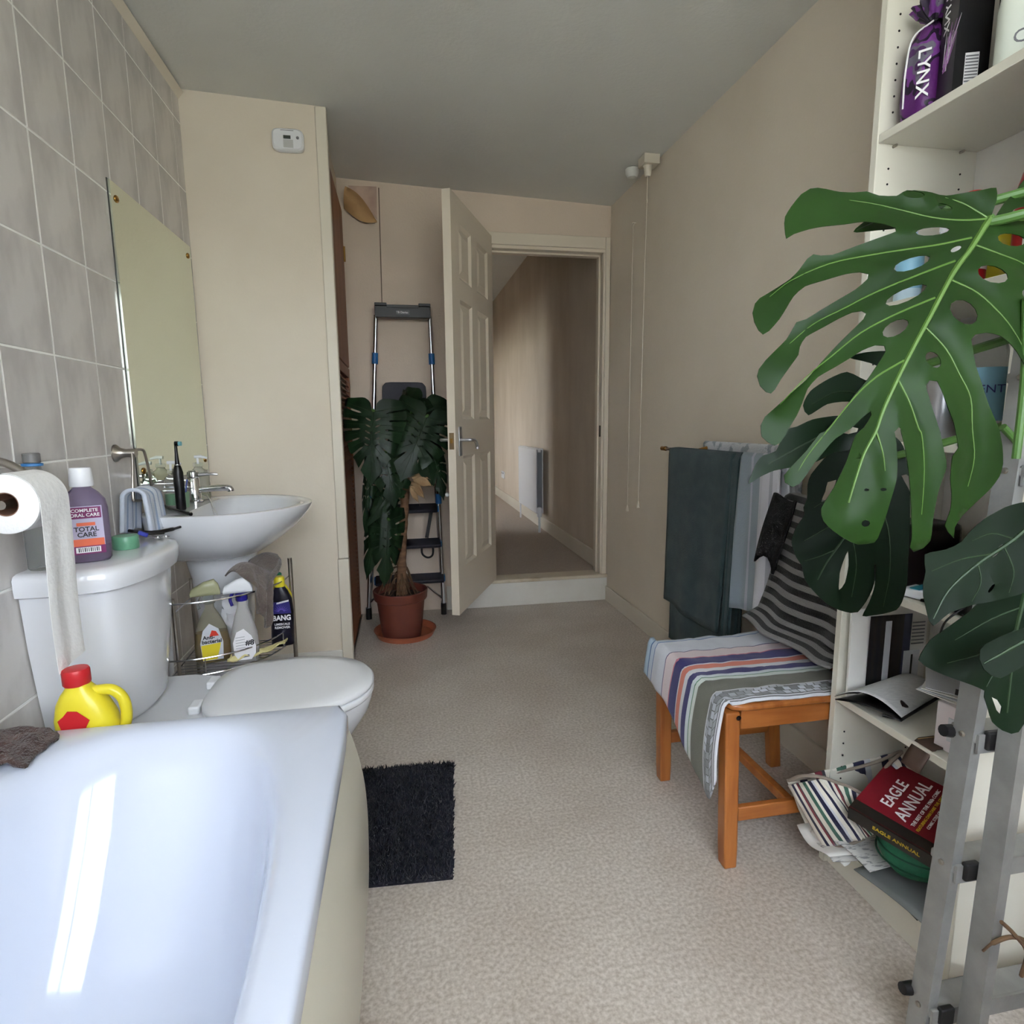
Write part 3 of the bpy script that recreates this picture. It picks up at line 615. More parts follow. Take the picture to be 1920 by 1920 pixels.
# ================================================================ towel ring + flannel
tw = at_x(236, 850, XL); twy, twz = 1.965, 1.062
hr = thing('towel_ring', 'brushed metal towel hanger on the tiles holding a flannel', 'towel ring', (XL, twy, twz))
obj('wall_rose', MB().lathe([(.026, 0), (.026, .004), (.016, .016), (.012, .03), (.013, .05), (.012, .058)], 28, (XL+.0015, twy, twz), True, Matrix.Rotation(PI/2, 3, 'Y')), M_steel, hr)
ex = XL+.052
lp = bez([(ex, twy-.002, twz+.008), (ex+.004, twy+.05, twz+.008), (ex+.006, twy+.066, twz-.01), (ex+.008, twy+.080, twz-.08), (ex+.006, twy+.085, twz-.135), (ex+.004, twy+.065, twz-.146), (ex+.004, twy-.03, twz-.140), (ex+.004, twy-.042, twz-.125), (ex+.002, twy-.018, twz-.03), (ex, twy-.010, twz)], 6)
obj('hanger_loop', MB().tube(lp, .0042, 10), M_steel, hr)
M_flan = uvstripes('blue_white_flannel', [(0, (205, 212, 226)), (.18, (150, 170, 200)), (.24, (205, 212, 226)), (.42, (148, 166, 196)), (.50, (214, 220, 230)), (.66, (150, 168, 196)), (.72, (205, 212, 226)), (.9, (160, 176, 204))], axis=1)
fg = []
for i in range(41):
    s_ = (i/40-.5)*2; a = abs(s_)
    row = []
    for j in range(21):
        b = j/20; y = twy-.048+.118*b+.010*a*(b-.5)
        if a < .3: th_ = a/.3*PI/2; xx, zz = .030*math.sin(th_), .022*math.cos(th_)
        else: xx, zz = .030+.012*(a-.3)+.005*math.sin(b*13)*(a-.3), -.15*(a-.3)
        row.append(Vector((ex+.006+math.copysign(xx, s_), y, twz-.132+zz+.004*math.cos(b*9))))
    fg.append(row)
obj('flannel', MB().sheet(fg, .011), M_flan, None, ang=180, label='pale blue striped flannel hanging from the towel ring', cat='flannel', loc=(ex, twy, twz-.2))
# ================================================================ CO alarm
ca = at_y(541.5, 267, YA); co = thing('carbon_monoxide_alarm', 'small white alarm box high on the boxed-in wall', 'alarm', ca)
def al(w, h_, y, e=5): return [Vector((ca.x+p.x, y, ca.z+p.y)) for p in sq(0, 0, w, h_, 0, 48, e)]
obj('case', MB().loft([al(.062, .042, YA-.0005), al(.064, .044, YA-.006), al(.063, .043, YA-.026), al(.056, .037, YA-.033)]), M_plw, co, ang=40)
obj('display', MB().box((ca.x-.016, YA-.0345, ca.z+.000), (ca.x+.013, YA-.033, ca.z+.013)), mat('lcd', (70, 76, 70), .2), co, smooth=False)
obj('panel', MB().box((ca.x-.017, YA-.0340, ca.z-.034), (ca.x+.022, YA-.033, ca.z-.003)), mat('alarm_grey', (190, 190, 188), .4), co, smooth=False)
obj('button', MB().lathe([(.006, 0), (.006, .002), (.004, .003)], 16, (ca.x+.041, YA-.0325, ca.z+.006), True, Matrix.Rotation(PI/2, 3, 'X')), M_gry, co)
obj('print_line', MB().box((ca.x-.026, YA-.0338, ca.z+.0315), (ca.x+.026, YA-.033, ca.z+.0335)), M_gry, co, smooth=False)
# ================================================================ wire corner caddy with cleaning things
cP = Vector((-.405, 2.185, 0)); CC = Vector((-.70, 2.185, 0)); CRr = .285
cz1, cz2, cz3 = .372, .425, .605
ca_ = thing('wire_caddy', 'chrome wire corner caddy between toilet and basin', 'caddy', (-.55, 2.1, 0))
obj('pole', MB().tube([(cP.x, cP.y, .0), (cP.x, cP.y, .672)], .0075, 12), M_steel, ca_)
obj('pole', MB().tube([(CC.x, CC.y-CRr+.01, 0), (CC.x, CC.y-CRr+.01, .62)], .0055, 12), M_steel, ca_)
obj('pole', MB().tube([(CC.x-.03, CC.y-.02, 0), (CC.x-.03, CC.y-.02, .62)], .0055, 12), M_steel, ca_)
def carc(z, r=CRr): return arc((CC.x, CC.y, z), r, -PI/2-.08, 0, 24)
for z in (cz1, cz2, cz3): obj('front_rail', MB().tube(carc(z), .0028, 8), M_chrome, ca_)
for z in (cz1, cz3-.05): obj('back_rail', MB().tube([carc(z)[0], (CC.x-.03, CC.y-.02, z), (CC.x, CC.y, z), (cP.x, cP.y, z)], .0026, 8), M_chrome, ca_)
for k in range(11):
    y = CC.y-CRr+.02+.024*k; xr = CC.x+math.sqrt(max(0, CRr**2-(y-CC.y)**2)); obj('shelf_wire', MB().tube([(CC.x-.025, y, cz1), (xr-.002, y, cz1)], .0018, 6), M_chrome, ca_)
for a in (-1.3, -.75, -.3): p = Vector((CC.x+CRr*math.cos(a), CC.y+CRr*math.sin(a), 0)); obj('rail_post', MB().tube([p+Vector((0,0,cz1)), p+Vector((0,0,cz2))], .002, 6), M_chrome, ca_)
BZ = cz1+.0025
def local(p, f):
    f = Vector(f).normalized(); s_ = Vector((0,0,1)).cross(f)
    return lambda a, b, c: p + s_*a + f*b + Vector((0,0,c))
def bottle(t, L, prof, m, name='bottle_body', e=2.6, n=36):
    return obj(name, MB().loft([[L(p.x+o, p.y, z) for p in sq(0, 0, w, d, 0, n, e)] for w, d, z, o in prof]), m, t, ang=50)
def trigger(t, L, z, m1, m2, s=1.0):
    obj('trigger_collar', MB().loft([[L(p.x, p.y, zz) for p in sq(0, 0, r, r, 0, 24, 2)] for r, zz in ((.015*s, z), (.016*s, z+.002), (.016*s, z+.02*s), (.012*s, z+.022*s))]), m2, t)
    obj('trigger_head', MB().loft([[L(x, q.x, z+.022*s+q.y) for q in sq(0, hh, .011*s, hh, 0, 20, 3)] for x, hh in ((-.046*s, .007*s), (-.042*s, .011*s), (-.01*s, .020*s), (.016*s, .023*s), (.026*s, .016*s), (.030*s, .008*s))]), m1, t, ang=50)
    obj('trigger_lever', MB().tube(bez([L(-.022*s, 0, z+.024*s), L(-.030*s, 0, z+.005*s), L(-.026*s, 0, z-.014*s)], 5), .0045*s, 8), m2, t)
# antibacterial spray, yellow liquid
p = Vector((-.632, 2.02, BZ)); Lf = local(p, (.25, -1, 0))
t = thing('spray_bottle', 'clear spray bottle of yellow antibacterial cleaner in the wire caddy', 'spray bottle', p)
M_ylq = mat('amber_liquid', (168, 132, 30), .1, trans=.5, ior=1.2)
bottle(t, Lf, [(.048, .025, 0, 0), (.053, .028, .006, 0), (.053, .028, .06, 0), (.046, .025, .11, 0), (.030, .02, .15, 0), (.014, .014, .18, 0), (.013, .013, .20, 0)], mat('tinted_clear_plastic', (205, 200, 180), .08, trans=.85, ior=1.1))
bottle(t, Lf, [(.046, .023, .004, 0), (.051, .026, .008, 0), (.051, .026, .06, 0), (.0455, .0235, .10, 0), (.03, .02, .10, 0)], M_ylq, 'liquid')
trigger(t, Lf, .196, mat('smoky_pale_trigger', (200, 200, 160), .25, trans=.4), M_clear, 1.15)
def flat(t, L, pts, d, m, name='label', th=.0006):
    n = (L(0, 1, 0)-L(0, 0, 0)); return obj(name, MB().prism([L(a, d, b) for a, b in pts], n*th), m, t, smooth=False)
M_lg = mat('pale_grey_label', (206, 208, 214), .4); M_yl2 = mat('yellow_print', (226, 206, 50), .4); M_rd2 = mat('red_print', (214, 60, 44), .4); M_nv = mat('navy_print', (44, 40, 110), .4)
flat(t, Lf, [(-.030, .012), (.030, .012), (.033, .07), (.022, .115), (-.004, .135), (-.024, .112), (-.034, .07)], .0285, M_lg)
flat(t, Lf, [(-.030, .014), (.012, .014), (.022, .05), (.026, .068), (-.032, .064)], .0292, M_yl2, 'label_print')
flat(t, Lf, [(-.006, .092), (.022, .092), (.014, .108), (.002, .112)], .0292, M_rd2, 'label_print')
text('lettering', 'Anti-', .017, M_txb, t, Lf(-.008, .0302, .089), Lf(1,0,0)-Lf(0,0,0), (0,0,1), bold=.03); text('lettering', 'bacterial', .017, M_txb, t, Lf(0, .0302, .075), Lf(1,0,0)-Lf(0,0,0), (0,0,1), bold=.03)
# clear spray bottle with blue and white trigger
p = Vector((-.528, 2.005, BZ)); Lf = local(p, (.12, -1, 0))
t = thing('spray_bottle', 'clear spray bottle with white and blue trigger in the wire caddy', 'spray bottle', p)
bottle(t, Lf, [(.036, .024, 0, 0), (.041, .027, .006, 0), (.043, .028, .05, 0), (.040, .026, .095, 0), (.026, .02, .15, 0), (.016, .016, .18, 0), (.014, .014, .205, 0)], mat('milky_clear_plastic', (225, 222, 220), .12, trans=.65, ior=1.1))
trigger(t, Lf, .203, M_plw, mat('blue_plastic', (38, 34, 128), .35), 1.15)
flat(t, Lf, [(-.018, .010), (.020, .010), (.034, .03), (.036, .055), (.024, .09), (.002, .115), (-.02, .105), (-.032, .07), (-.030, .03)], .0287, M_txw)
text('lettering', '#8', .024, M_txb, t, Lf(.018, .0296, .067), Lf(1,0,0)-Lf(0,0,0), (0,0,1), bold=.03)
for k in range(5): flat(t, Lf, [(-.024, .050+.009*k), (.004, .052+.009*k), (.004, .0532+.009*k), (-.024, .0512+.009*k)], .0295, M_gry, 'print_line', .0002)
flat(t, Lf, [(-.006, .018), (.014, .020), (.014, .028), (-.006, .026)], .0295, M_gry, 'print_block', .0002)
# black limescale remover bottle
p = Vector((-.434, 2.128, BZ)); Lf = local(p, (.05, -1, 0))
t = thing('cleaner_bottle', 'black and purple cleaner bottle lettered BANG beside the caddy pole', 'bottle', p)
M_blk2 = mat('black_bottle_plastic', (22, 20, 34), .3)
bottle(t, Lf, [(.036, .020, 0, 0), (.038, .022, .005, 0), (.038, .022, .12, .004), (.034, .021, .165, .004), (.024, .018, .195, .002), (.015, .015, .21, 0)], M_blk2)
obj('bottle_cap', MB().loft([[Lf(q.x, q.y, z) for q in sq(0, 0, r, r, 0, 24, 2.2)] for r, z in ((.017, .2105), (.018, .213), (.018, .24), (.014, .246))]), M_yel, t)
flat(t, Lf, [(-.034, .118), (.036, .118), (.032, .160), (-.026, .160)], .0225, M_nv, 'label_print')
text('lettering', 'BANG', .026, M_txw, t, Lf(.004, .0236, .102), Lf(1,0,0)-Lf(0,0,0), (0,0,1), bold=.03, sx=.85)
text('lettering', 'LIMESCALE', .0105, M_txw, t, Lf(.004, .0236, .080), Lf(1,0,0)-Lf(0,0,0), (0,0,1), bold=.02); text('lettering', 'REMOVER', .0115, M_txw, t, Lf(.004, .0236, .068), Lf(1,0,0)-Lf(0,0,0), (0,0,1), bold=.02)
for k in range(9):
    a = PI*(.1+.8*k/8); c, s_ = math.cos(a), math.sin(a)
    flat(t, Lf, [(.004+.008*c-.0012*s_, .124+.008*s_+.0012*c), (.004+.026*c, .124+.026*s_), (.004+.008*c+.0012*s_, .124+.008*s_-.0012*c)], .0235, mat('violet_print', (112, 92, 190), .4) if k == 0 else bpy.data.materials['violet_print'], 'label_ray', .0003)
flat(t, Lf, [(-.010, .152), (.030, .160), (.030, .166), (-.010, .158)], .0225, M_txw, 'label_print')
# yellow bottle and green-capped bottle behind
p = Vector((-.448, 2.176, BZ)); t = thing('cleaner_bottle', 'yellow bottle with green cap behind the black cleaner bottle', 'bottle', p); Lf = local(p, (0, -1, 0))
bottle(t, Lf, [(.030, .018, 0, .012), (.032, .019, .01, .012), (.032, .019, .17, .012), (.022, .016, .20, .006), (.013, .013, .215, 0)], M_yel)
obj('bottle_cap', MB().loft([[Lf(q.x, q.y, z) for q in sq(0, 0, r, r, 0, 24, 2)] for r, z in ((.014, .2155), (.014, .245), (.011, .248))]), mat('green_cap', (28, 104, 74), .4), t)
# white folded carrier bag behind
p = Vector((-.585, 2.11, BZ)); g = []
for i in range(14):
    a = i/13; g.append([Vector((p.x-.035+.08*b/9+.012*nz((a*4, b, 2)), p.y+.012*nz((a*5, b*.6, 5)), BZ+.004+.185*a+.01*nz((b*.7, a*3, 1)))) for b in range(10)])
obj('carrier_bag', MB().sheet(g, .006), mat('white_film', (225, 225, 228), .4, c2=(160, 160, 170), scale=30, lo=.62, hi=.68), None, label='crumpled white carrier bag standing behind the spray bottles', cat='bag', loc=p)
# toilet brush
p = Vector((-.790, 2.075, 0)); t = thing('toilet_brush', 'white toilet brush handle rising behind the cistern', 'toilet brush', p)
obj('holder', MB().lathe([(.045, 0), (.048, .004), (.042, .12), (.035, .15), (.03, .151)], 28, p), M_plw, t); obj('handle', MB().tube([p+Vector((0,0,.15)), p+Vector((.01, 0, .5)), p+Vector((.0, .0, .66))], [.008, .009, .009], 12), M_plw, t)
# grey cloth thrown over the top of the caddy
M_gc = mat('taupe_microfibre', (112, 100, 92), .95, c2=(98, 86, 80), scale=25, bump=.7, bscale=160, sheen=.3)
g = []
for i in range(33):
    a = i/32; row = []
    for j in range(25):
        b = j/24
        an = (-.80 + b*.92) if a < .3 else (-.80+.06*min(1, (a-.3)*6)) + b*(.22+.70*max(0, 1-(a-.3)*6)); fold = .018*math.sin(b*15+a*3)+.010*nz((a*4, b*7, 9))
        if a < .3: r, z = CRr-.028-.10*(1-a/.3), .645+.025*math.sin(a*9)+.02*math.sin(b*8)
        else: r, z = CRr-.028+.045*min(1, (a-.3)*5)+fold*.6, .655-(a-.3)*(.17+.06*math.sin(b*PI))+.02*math.sin(b*8)
        row.append(Vector((CC.x+r*math.cos(an), CC.y+r*math.sin(an)-.004, z)))
    g.append(row)
obj('cleaning_cloth', MB().sheet(g, .005), M_gc, None, ang=180, label='taupe cleaning cloth draped over the wire caddy', cat='cloth', loc=(-.45, 2.05, .6))
# yellow duster on the shelf
g = []
for i in range(21):
    g.append([Vector((-.575+.17*i/20, 1.955+.004+.05*i/20+.05*j/10, BZ+.008+.016*max(0, nz((i*.25, j*.4, 4))+.4)+.03*(i/20)**2)) for j in range(11)])
obj('duster', MB().sheet(g, .004), mat('pale_yellow_cloth', (222, 210, 150), .95, bump=.5, bscale=200), None, ang=180, label='pale yellow duster lying on the wire caddy shelf', cat='cloth', loc=(-.5, 1.98, BZ))
# ================================================================ bathroom door
hinge, free = Vector((.558, YB-.012, 0)), Vector((.262, 2.905, 0))
D = (free-hinge).normalized(); Nn = Vector((-D.y, D.x, 0)); 
if Nn.x > 0: Nn = -Nn                                           # thickness grows to the left (away from the doorway)
DW = (free-hinge).length; DZ0, DZ1, DT = .178, 2.205, .040
M_door = mat('door_gloss', (224, 212, 194), .4)
dr = thing('door_1', 'cream six-panel door standing open into the bathroom', 'door', hinge, kind='structure')
def dpt(a, n, z): return hinge + D*a + Nn*n + Vector((0, 0, z))
PN = []
mid = DW/2
for x0, x1 in ((.105, mid-.05), (mid+.05, DW-.115)):
    for z0, z1 in ((DZ0+.235, DZ0+.80), (DZ0+.985, DZ0+1.56), (DZ0+1.655, DZ1-.115)): PN.append((x0, x1, z0, z1))
def dbox(mb, a0, a1, n0, n1, z0, z1):
    return mb.add([dpt(a, n, z) for z in (z0, z1) for a, n in ((a0, n0), (a1, n0), (a1, n1), (a0, n1))], [(0,1,2,3),(7,6,5,4),(0,4,5,1),(1,5,6,2),(2,6,7,3),(3,7,4,0)])
# rails and stiles
fr = MB(); xs = [0, PN[0][0], PN[0][1], PN[3][0], PN[3][1], DW]
for a0, a1 in ((xs[0], xs[1]), (xs[2], xs[3]), (xs[4], xs[5])): dbox(fr, a0, a1, 0, DT, DZ0, DZ1)
for a0, a1 in ((xs[1], xs[2]), (xs[3], xs[4])):
    zz = [DZ0, PN[0][2], PN[0][3], PN[1][2], PN[1][3], PN[2][2], PN[2][3], DZ1]
    for i in (0, 2, 4, 6): dbox(fr, a0, a1, 0, DT, zz[i], zz[i+1])
obj('leaf', fr, M_door, dr, smooth=False)
for x0, x1, z0, z1 in PN:
    pm = MB()
    rr_ = []
    for ins, n in ((0, .0), (.014, .012), (.022, .012), (.05, .003), (.054, .003)):
        rr_.append([dpt(x0+ins, n, z0+ins), dpt(x1-ins, n, z0+ins), dpt(x1-ins, n, z1-ins), dpt(x0+ins, n, z1-ins)])
    pm.loft(rr_, False, True)
    rr2 = [[p + Nn*(DT-2*(p-hinge).dot(Nn)) for p in r] for r in rr_]
    pm.loft(rr2, False, True)
    obj('panel', pm, M_door, dr, smooth=False)
M_alu = mat('satin_aluminium', (196, 198, 202), .35, .9)
zh = at_y(868, 828, 2.99).z
for s_ in (-1, 1):
    n0 = 0 if s_ < 0 else DT
    pb = MB(); dbox(pb, DW-.085, DW-.045, n0, n0+s_*.006, zh-.07, zh+.075)
    bp_ = obj('handle_plate', pb, M_alu, dr, bevel=.002, label='satin metal lever handle plate')
    c = dpt(DW-.062, n0+s_*.004, zh+.01)
    obj('lever', MB().tube(bez([c, c+Nn*s_*.045, c+Nn*s_*.056-D*.012+Vector((0,0,-.001)), c+Nn*s_*.056-D*.07+Vector((0,0,-.008)), c+Nn*s_*.054-D*.108+Vector((0,0,-.032)), c+Nn*s_*.054-D*.112+Vector((0,0,-.05))], 6), .0085, 12), M_alu, bp_)
pb = MB(); dbox(pb, DW-.001, DW+.0012, .008, .032, zh-.035, zh+.045)
obj('latch_plate', pb, mat('bronze_latch', (150, 128, 98), .35, .8), dr, label='bronze latch plate on the door edge')
pb = MB(); dbox(pb, DW, DW+.006, .014, .026, zh-.005, zh+.018); obj('latch_bolt', pb, M_brass, dr)
# robe hook on the hidden side, a little white knob peeping past the edge
obj('knob', MB().lathe([(.006, 0), (.006, .012), (.011, .018), (.011, .026), (.006, .03)], 16, dpt(DW-.03, DT, .79), True, Vector((0,0,1)).rotation_difference(Nn).to_matrix()), M_plw, dr)

# ================================================================ landing: radiator, socket
rd = thing('radiator', 'white panel radiator on the landing wall', 'radiator', (1.22, 5.6, .3))
obj('front_panel', MB().box((1.185, 5.20, .325), (1.195, 6.02, .905)), M_plw, rd, bevel=.006)
obj('rear_panel', MB().box((1.24, 5.20, .325), (1.25, 6.02, .905)), M_plw, rd, bevel=.004)
obj('side_grille', MB().box((1.195, 5.20, .33), (1.24, 5.204, .90)), mat('radiator_grey', (120, 124, 132), .5), rd); obj('top_grille', MB().box((1.193, 5.20, .895), (1.25, 6.02, .912)), M_plw, rd, bevel=.003)
vp = Vector((1.205, 5.16, 0))
obj('valve', MB().lathe([(.012, .30), (.022, .305), (.024, .37), (.02, .385), (.012, .39)], 20, vp), M_plw, rd); obj('pipe', MB().tube([vp+Vector((0,0,HZ)), vp+Vector((0,0,.31))], .011, 10), M_plw, rd)
obj('pipe', MB().tube([Vector((1.21, 6.05, HZ)), Vector((1.21, 6.05, .33)), Vector((1.21, 6.02, .34))], .009, 8), M_plw, rd)
obj('valve', MB().lathe([(.014, .88), (.014, .91)], 14, (1.21, 5.185, 0)), M_plw, rd)
sk = at_x(944, 890, HX)
so = thing('wall_socket', 'white double socket low on the landing wall', 'socket', sk)
obj('plate', MB().box((HX-.012, sk.y-.10, sk.z-.045), (HX-.0005, sk.y+.10, sk.z+.045)), M_plw, so, bevel=.004)
for k in (-.05, .05): obj('switch', MB().box((HX-.016, sk.y+k-.012, sk.z+.012), (HX-.012, sk.y+k+.012, sk.z+.034)), M_gry, so)

# ================================================================ pull switch and cords
swp = Vector((1.232, 2.925, ZC(1.232)))
sw = thing('pull_switch', 'white ceiling pull-cord switch in the corner above the right wall', 'switch', swp)
obj('base_box', MB().box((swp.x-.040, swp.y-.040, swp.z-.045), (swp.x+.040, swp.y+.040, swp.z-.001)), M_trim, sw, bevel=.003)
obj('cord_boss', MB().lathe([(.024, -.045), (.020, -.050), (.016, -.085), (.013, -.092), (.003, -.093)], 24, swp+Vector((-.005, 0, 0))), M_trim, sw)
zl = at_x(1190, 945, swp.x).z
obj('cord', MB().tube([swp+Vector((-.005, 0, -.09)), Vector((swp.x-.006, swp.y+.01, 1.9)), Vector((swp.x-.008, swp.y+.02, zl+.02))], .0017, 6), M_trim, sw)
obj('cord_joint', MB().lathe([(.002, .008), (.004, .004), (.004, -.006), (.002, -.01)], 10, Vector((swp.x-.0055, swp.y+.002, 2.21))), M_trim, sw)
obj('cord_pull', MB().lathe([(.003, .022), (.004, .018), (.0095, -.006), (.0095, -.010), (.006, -.012)], 16, Vector((swp.x-.008, swp.y+.02, zl))), M_trim, sw)
lp_ = at_z(1196, 330, ZC(1.15)-.03); lf = thing('ceiling_rose', 'grey round ceiling fitting beside the pull switch', 'ceiling fitting', (1.215, 3.07, ZC(1.215)))
obj('cover', MB().lathe([(.030, -.001), (.036, -.006), (.034, -.03), (.024, -.045), (.008, -.05)], 28, Vector((1.205, 3.07, ZC(1.205)))), M_ceil, lf)
c2 = at_x(1187, 420, 1.262); e2 = at_x(1176, 955, 1.262)
ct = thing('light_cord', 'second thin white pull cord hanging from a hook on the right wall', 'cord', c2)
obj('hook', MB().tube(arc(c2, .006, -PI/2, PI, 10, (1,0,0), (0,0,1)), .0016, 6), M_trim, ct)
obj('hook_stem', MB().tube([c2+Vector((-.0, 0, .006)), c2+Vector((.018, 0, .006))], .0016, 6), M_trim, ct)
obj('cord', MB().tube([c2+Vector((0,0,-.005)), (c2+e2)/2, e2+Vector((0,0,.015))], .0015, 6), M_trim, ct)
obj('cord_pull', MB().lathe([(.003, .022), (.004, .018), (.0095, -.006), (.0095, -.010), (.006, -.012)], 16, e2), M_trim, ct)

# ================================================================ step ladder by the back wall
LY = 3.50
sl_ = thing('folded_step_ladder', 'slim aluminium step ladder with black treads and blue joints behind the plant', 'step ladder', (0, LY, 0))
M_al2 = mat('bright_aluminium', (205, 208, 214), .25, 1); M_blu = mat('blue_joint_plastic', (34, 104, 168), .4); M_tread = mat('dark_grey_tread', (46, 46, 56), .5, bump=.3, bscale=200)
for s_ in (-1, 1):
    x0 = -.110 if s_ < 0 else .186; x1 = -.222 if s_ < 0 else .220
    a, b = Vector((x0, LY+.01, 1.74)), Vector((x1, LY-.01, .035))
    obj('rail', MB().tube([a, b], .0125, 14), M_al2, sl_)
    for t in (.13, .60): c = a.lerp(b, t-.01); d = a.lerp(b, t+.025); obj('joint_sleeve', MB().tube([c, d], .0175, 14), M_blu, sl_)
    obj('foot', MB().tube([b+Vector((0,0,.035)), b+Vector((0,0,-.034))], [.0165, .0175], 12), M_black, sl_)
    a2, b2 = Vector((x0, LY+.05, 1.0)), Vector((x1, LY+.055, .035)); obj('rear_leg', MB().tube([a2, b2], .009, 10), M_al2, sl_); obj('foot', MB().tube([b2+Vector((0,0,.03)), b2+Vector((0,0,-.034))], .0125, 10), M_black, sl_)
tt = MB(); tt.box((-.115, LY-.03, 1.725), (.190, LY+.035, 1.785)); tt.box((-.115, LY-.03, 1.786), (-.05, LY+.035, 1.802)); tt.box((.125, LY-.03, 1.786), (.190, LY+.035, 1.802)); tt.box((-.05, LY-.034, 1.775), (.125, LY-.030, 1.792))
tp_ = obj('top_tray', tt, M_black, sl_, bevel=.004); obj('tray_label', MB().box((.0, LY-.0345, 1.738), (.075, LY-.030, 1.764)), mat('label_dark_grey', (60, 60, 64), .4), tp_)
text('lettering', 'TB Davies', .016, M_txw, tp_, (.034, LY-.0352, 1.751), (1,0,0), (0,0,1), bold=.01)
pf = [Vector((.030+p.x, LY-.02+.008*(p.y > 0), 1.24+p.y)) for p in sq(0, 0, .124, .135, 0, 40, 9)]
obj('platform', MB().prism(pf, (0, .02, 0)), M_tread, sl_, bevel=.004, label='dark platform folded upright')
for z, tz in ((.655, .0), (.447, .0), (.235, 0)):
    wdt = .100+.115*(1.75-z)/1.7
    obj('tread', MB().obox((.025, LY-.035, z), (2*wdt*.98, .085, .022), (.35, 0, 0)), M_tread, sl_, bevel=.005)
    for s_ in (-1, 1): obj('tread_bracket', MB().obox((.025+s_*wdt*.99, LY-.015, z-.005), (.012, .05, .034), (.2, 0, 0)), M_blu, sl_, bevel=.003)
for s_ in (-1, 1): obj('brace', MB().beam((.0+s_*.212, LY-.005, .10), (.0+s_*.13, LY+.04, .165), .006, .028, (0, 1, 0)), M_al2, sl_)
obj('strap', MB().sheet([[Vector((.165-.035*t, LY-.045+.004*k, .66-.18*t)) for k in range(3)] for t in [i/10 for i in range(11)]], .02), M_black, sl_, label='black carrying strap')
obj('strap', MB().tube(bez([(.10, LY-.05, .44), (.10, LY-.055, .39), (.13, LY-.055, .365), (.16, LY-.055, .38), (.165, LY-.05, .44)], 6), .006, 8), M_black, sl_)

# ================================================================ monstera in terracotta pot
def curve_poly(p, step):
    """closed Catmull-Rom resampled"""
    P = [Vector((q[0], q[1])) for q in p]; n = len(P); out = []
    for i in range(n):
        a, b, c, d = P[i-1], P[i], P[(i+1) % n], P[(i+2) % n]
        k = max(1, int((c-b).length/step))
        for j in range(k):
            t = j/k
            # tension-softened so sharp corners stay put
            m1 = (c-a)*.35; m2 = (d-b)*.35; L_ = (c-b).length
            if m1.length > L_: m1 *= L_/m1.length
            if m2.length > L_: m2 *= L_/m2.length
            h1, h2, h3, h4 = 2*t**3-3*t*t+1, t**3-2*t*t+t, -2*t**3+3*t*t, t**3-t*t
            out.append(b*h1+m1*h2+c*h3+m2*h4)
    return out
def inside(p, poly):
    c = False; x, y = p; n = len(poly); j = n-1
    for i in range(n):
        xi, yi = poly[i]; xj, yj = poly[j]
        if (yi > y) != (yj > y) and x < (xj-xi)*(y-yi)/(yj-yi)+xi: c = not c
        j = i
    return c
def segd(p, a, b):
    ab = b-a; t = max(0, min(1, (p-a).dot(ab)/max(1e-12, ab.dot(ab)))); return (p-(a+ab*t)).length
def leaf_mesh(outline, holes, veins, f3, step, grid, th, normal):
    """outline etc in 2-D leaf coordinates; f3(p) -> 3-D point; returns MB"""
    O = curve_poly(outline, step); HS = [curve_poly(h, step) for h in holes]
    pts = list(O); loops = [list(range(len(O)))]
    for h in HS: loops.append(list(range(len(pts), len(pts)+len(h)))); pts += h
    x0, x1 = min(p.x for p in O), max(p.x for p in O); y0, y1 = min(p.y for p in O), max(p.y for p in O)
    y = y0+grid/2; r = 0
    bd = [p for p in pts]
    cell = {}
    for p in bd: cell.setdefault((int(p.x/grid), int(p.y/grid)), []).append(p)
    while y < y1:
        x = x0+grid/2*(1+(r % 2)*.9)
        while x < x1:
            q = Vector((x, y))
            if inside(q, O) and not any(inside(q, h) for h in HS):
                ci, cj = int(x/grid), int(y/grid)
                if all((q-p).length > grid*.55 for i in (-1,0,1) for j in (-1,0,1) for p in cell.get((ci+i, cj+j), ())): pts.append(q)
            x += grid
        y += grid; r += 1
    edges = [(l[i], l[(i+1) % len(l)]) for l in loops for i in range(len(l))]
    vs, es, fs, *_ = delaunay_2d_cdt(pts, edges, [], 0, 1e-6)
    keep = []
    for f in fs:
        c = sum((Vector(vs[i]) for i in f), Vector((0, 0)))/len(f)
        if inside(c, O) and not any(inside(c, h) for h in HS): keep.append(tuple(f))
    used = sorted({i for f in keep for i in f}); ix = {k: n for n, k in enumerate(used)}
    P3 = [f3(Vector(vs[k])) for k in used]; n = len(P3); nv = Vector(normal)
    mb = MB(); mb.v = P3 + [p - nv*th for p in P3]
    F = [tuple(ix[i] for i in f) for f in keep]
    ec = {}
    for f in F:
        for a, b in zip(f, f[1:]+f[:1]): ec[(a, b)] = ec.get((a, b), 0)+1
    mb.f = list(F) + [tuple(i+n for i in reversed(f)) for f in F]
    for (a, b) in ec:
        if (b, a) not in ec: mb.f.append((b, a, a+n, b+n))
    return mb
def leafmat(name, c, c2, rough=.3, spec=.5):
    m = mat(name, c, rough, c2=c2, scale=6, detail=3, spec=spec, bump=.05, bscale=25); return m
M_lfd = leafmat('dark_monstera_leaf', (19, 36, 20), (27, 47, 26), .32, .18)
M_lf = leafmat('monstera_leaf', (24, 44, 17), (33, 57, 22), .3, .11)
M_lfn = leafmat('shaded_monstera_leaf', (11, 23, 12), (16, 31, 16), .45, .1)  # own dark green, darkened further to paint in the shade among the leaves
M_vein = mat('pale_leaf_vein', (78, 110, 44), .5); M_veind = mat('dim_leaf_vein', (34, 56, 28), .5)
M_pet = mat('green_petiole', (70, 104, 48), .4)

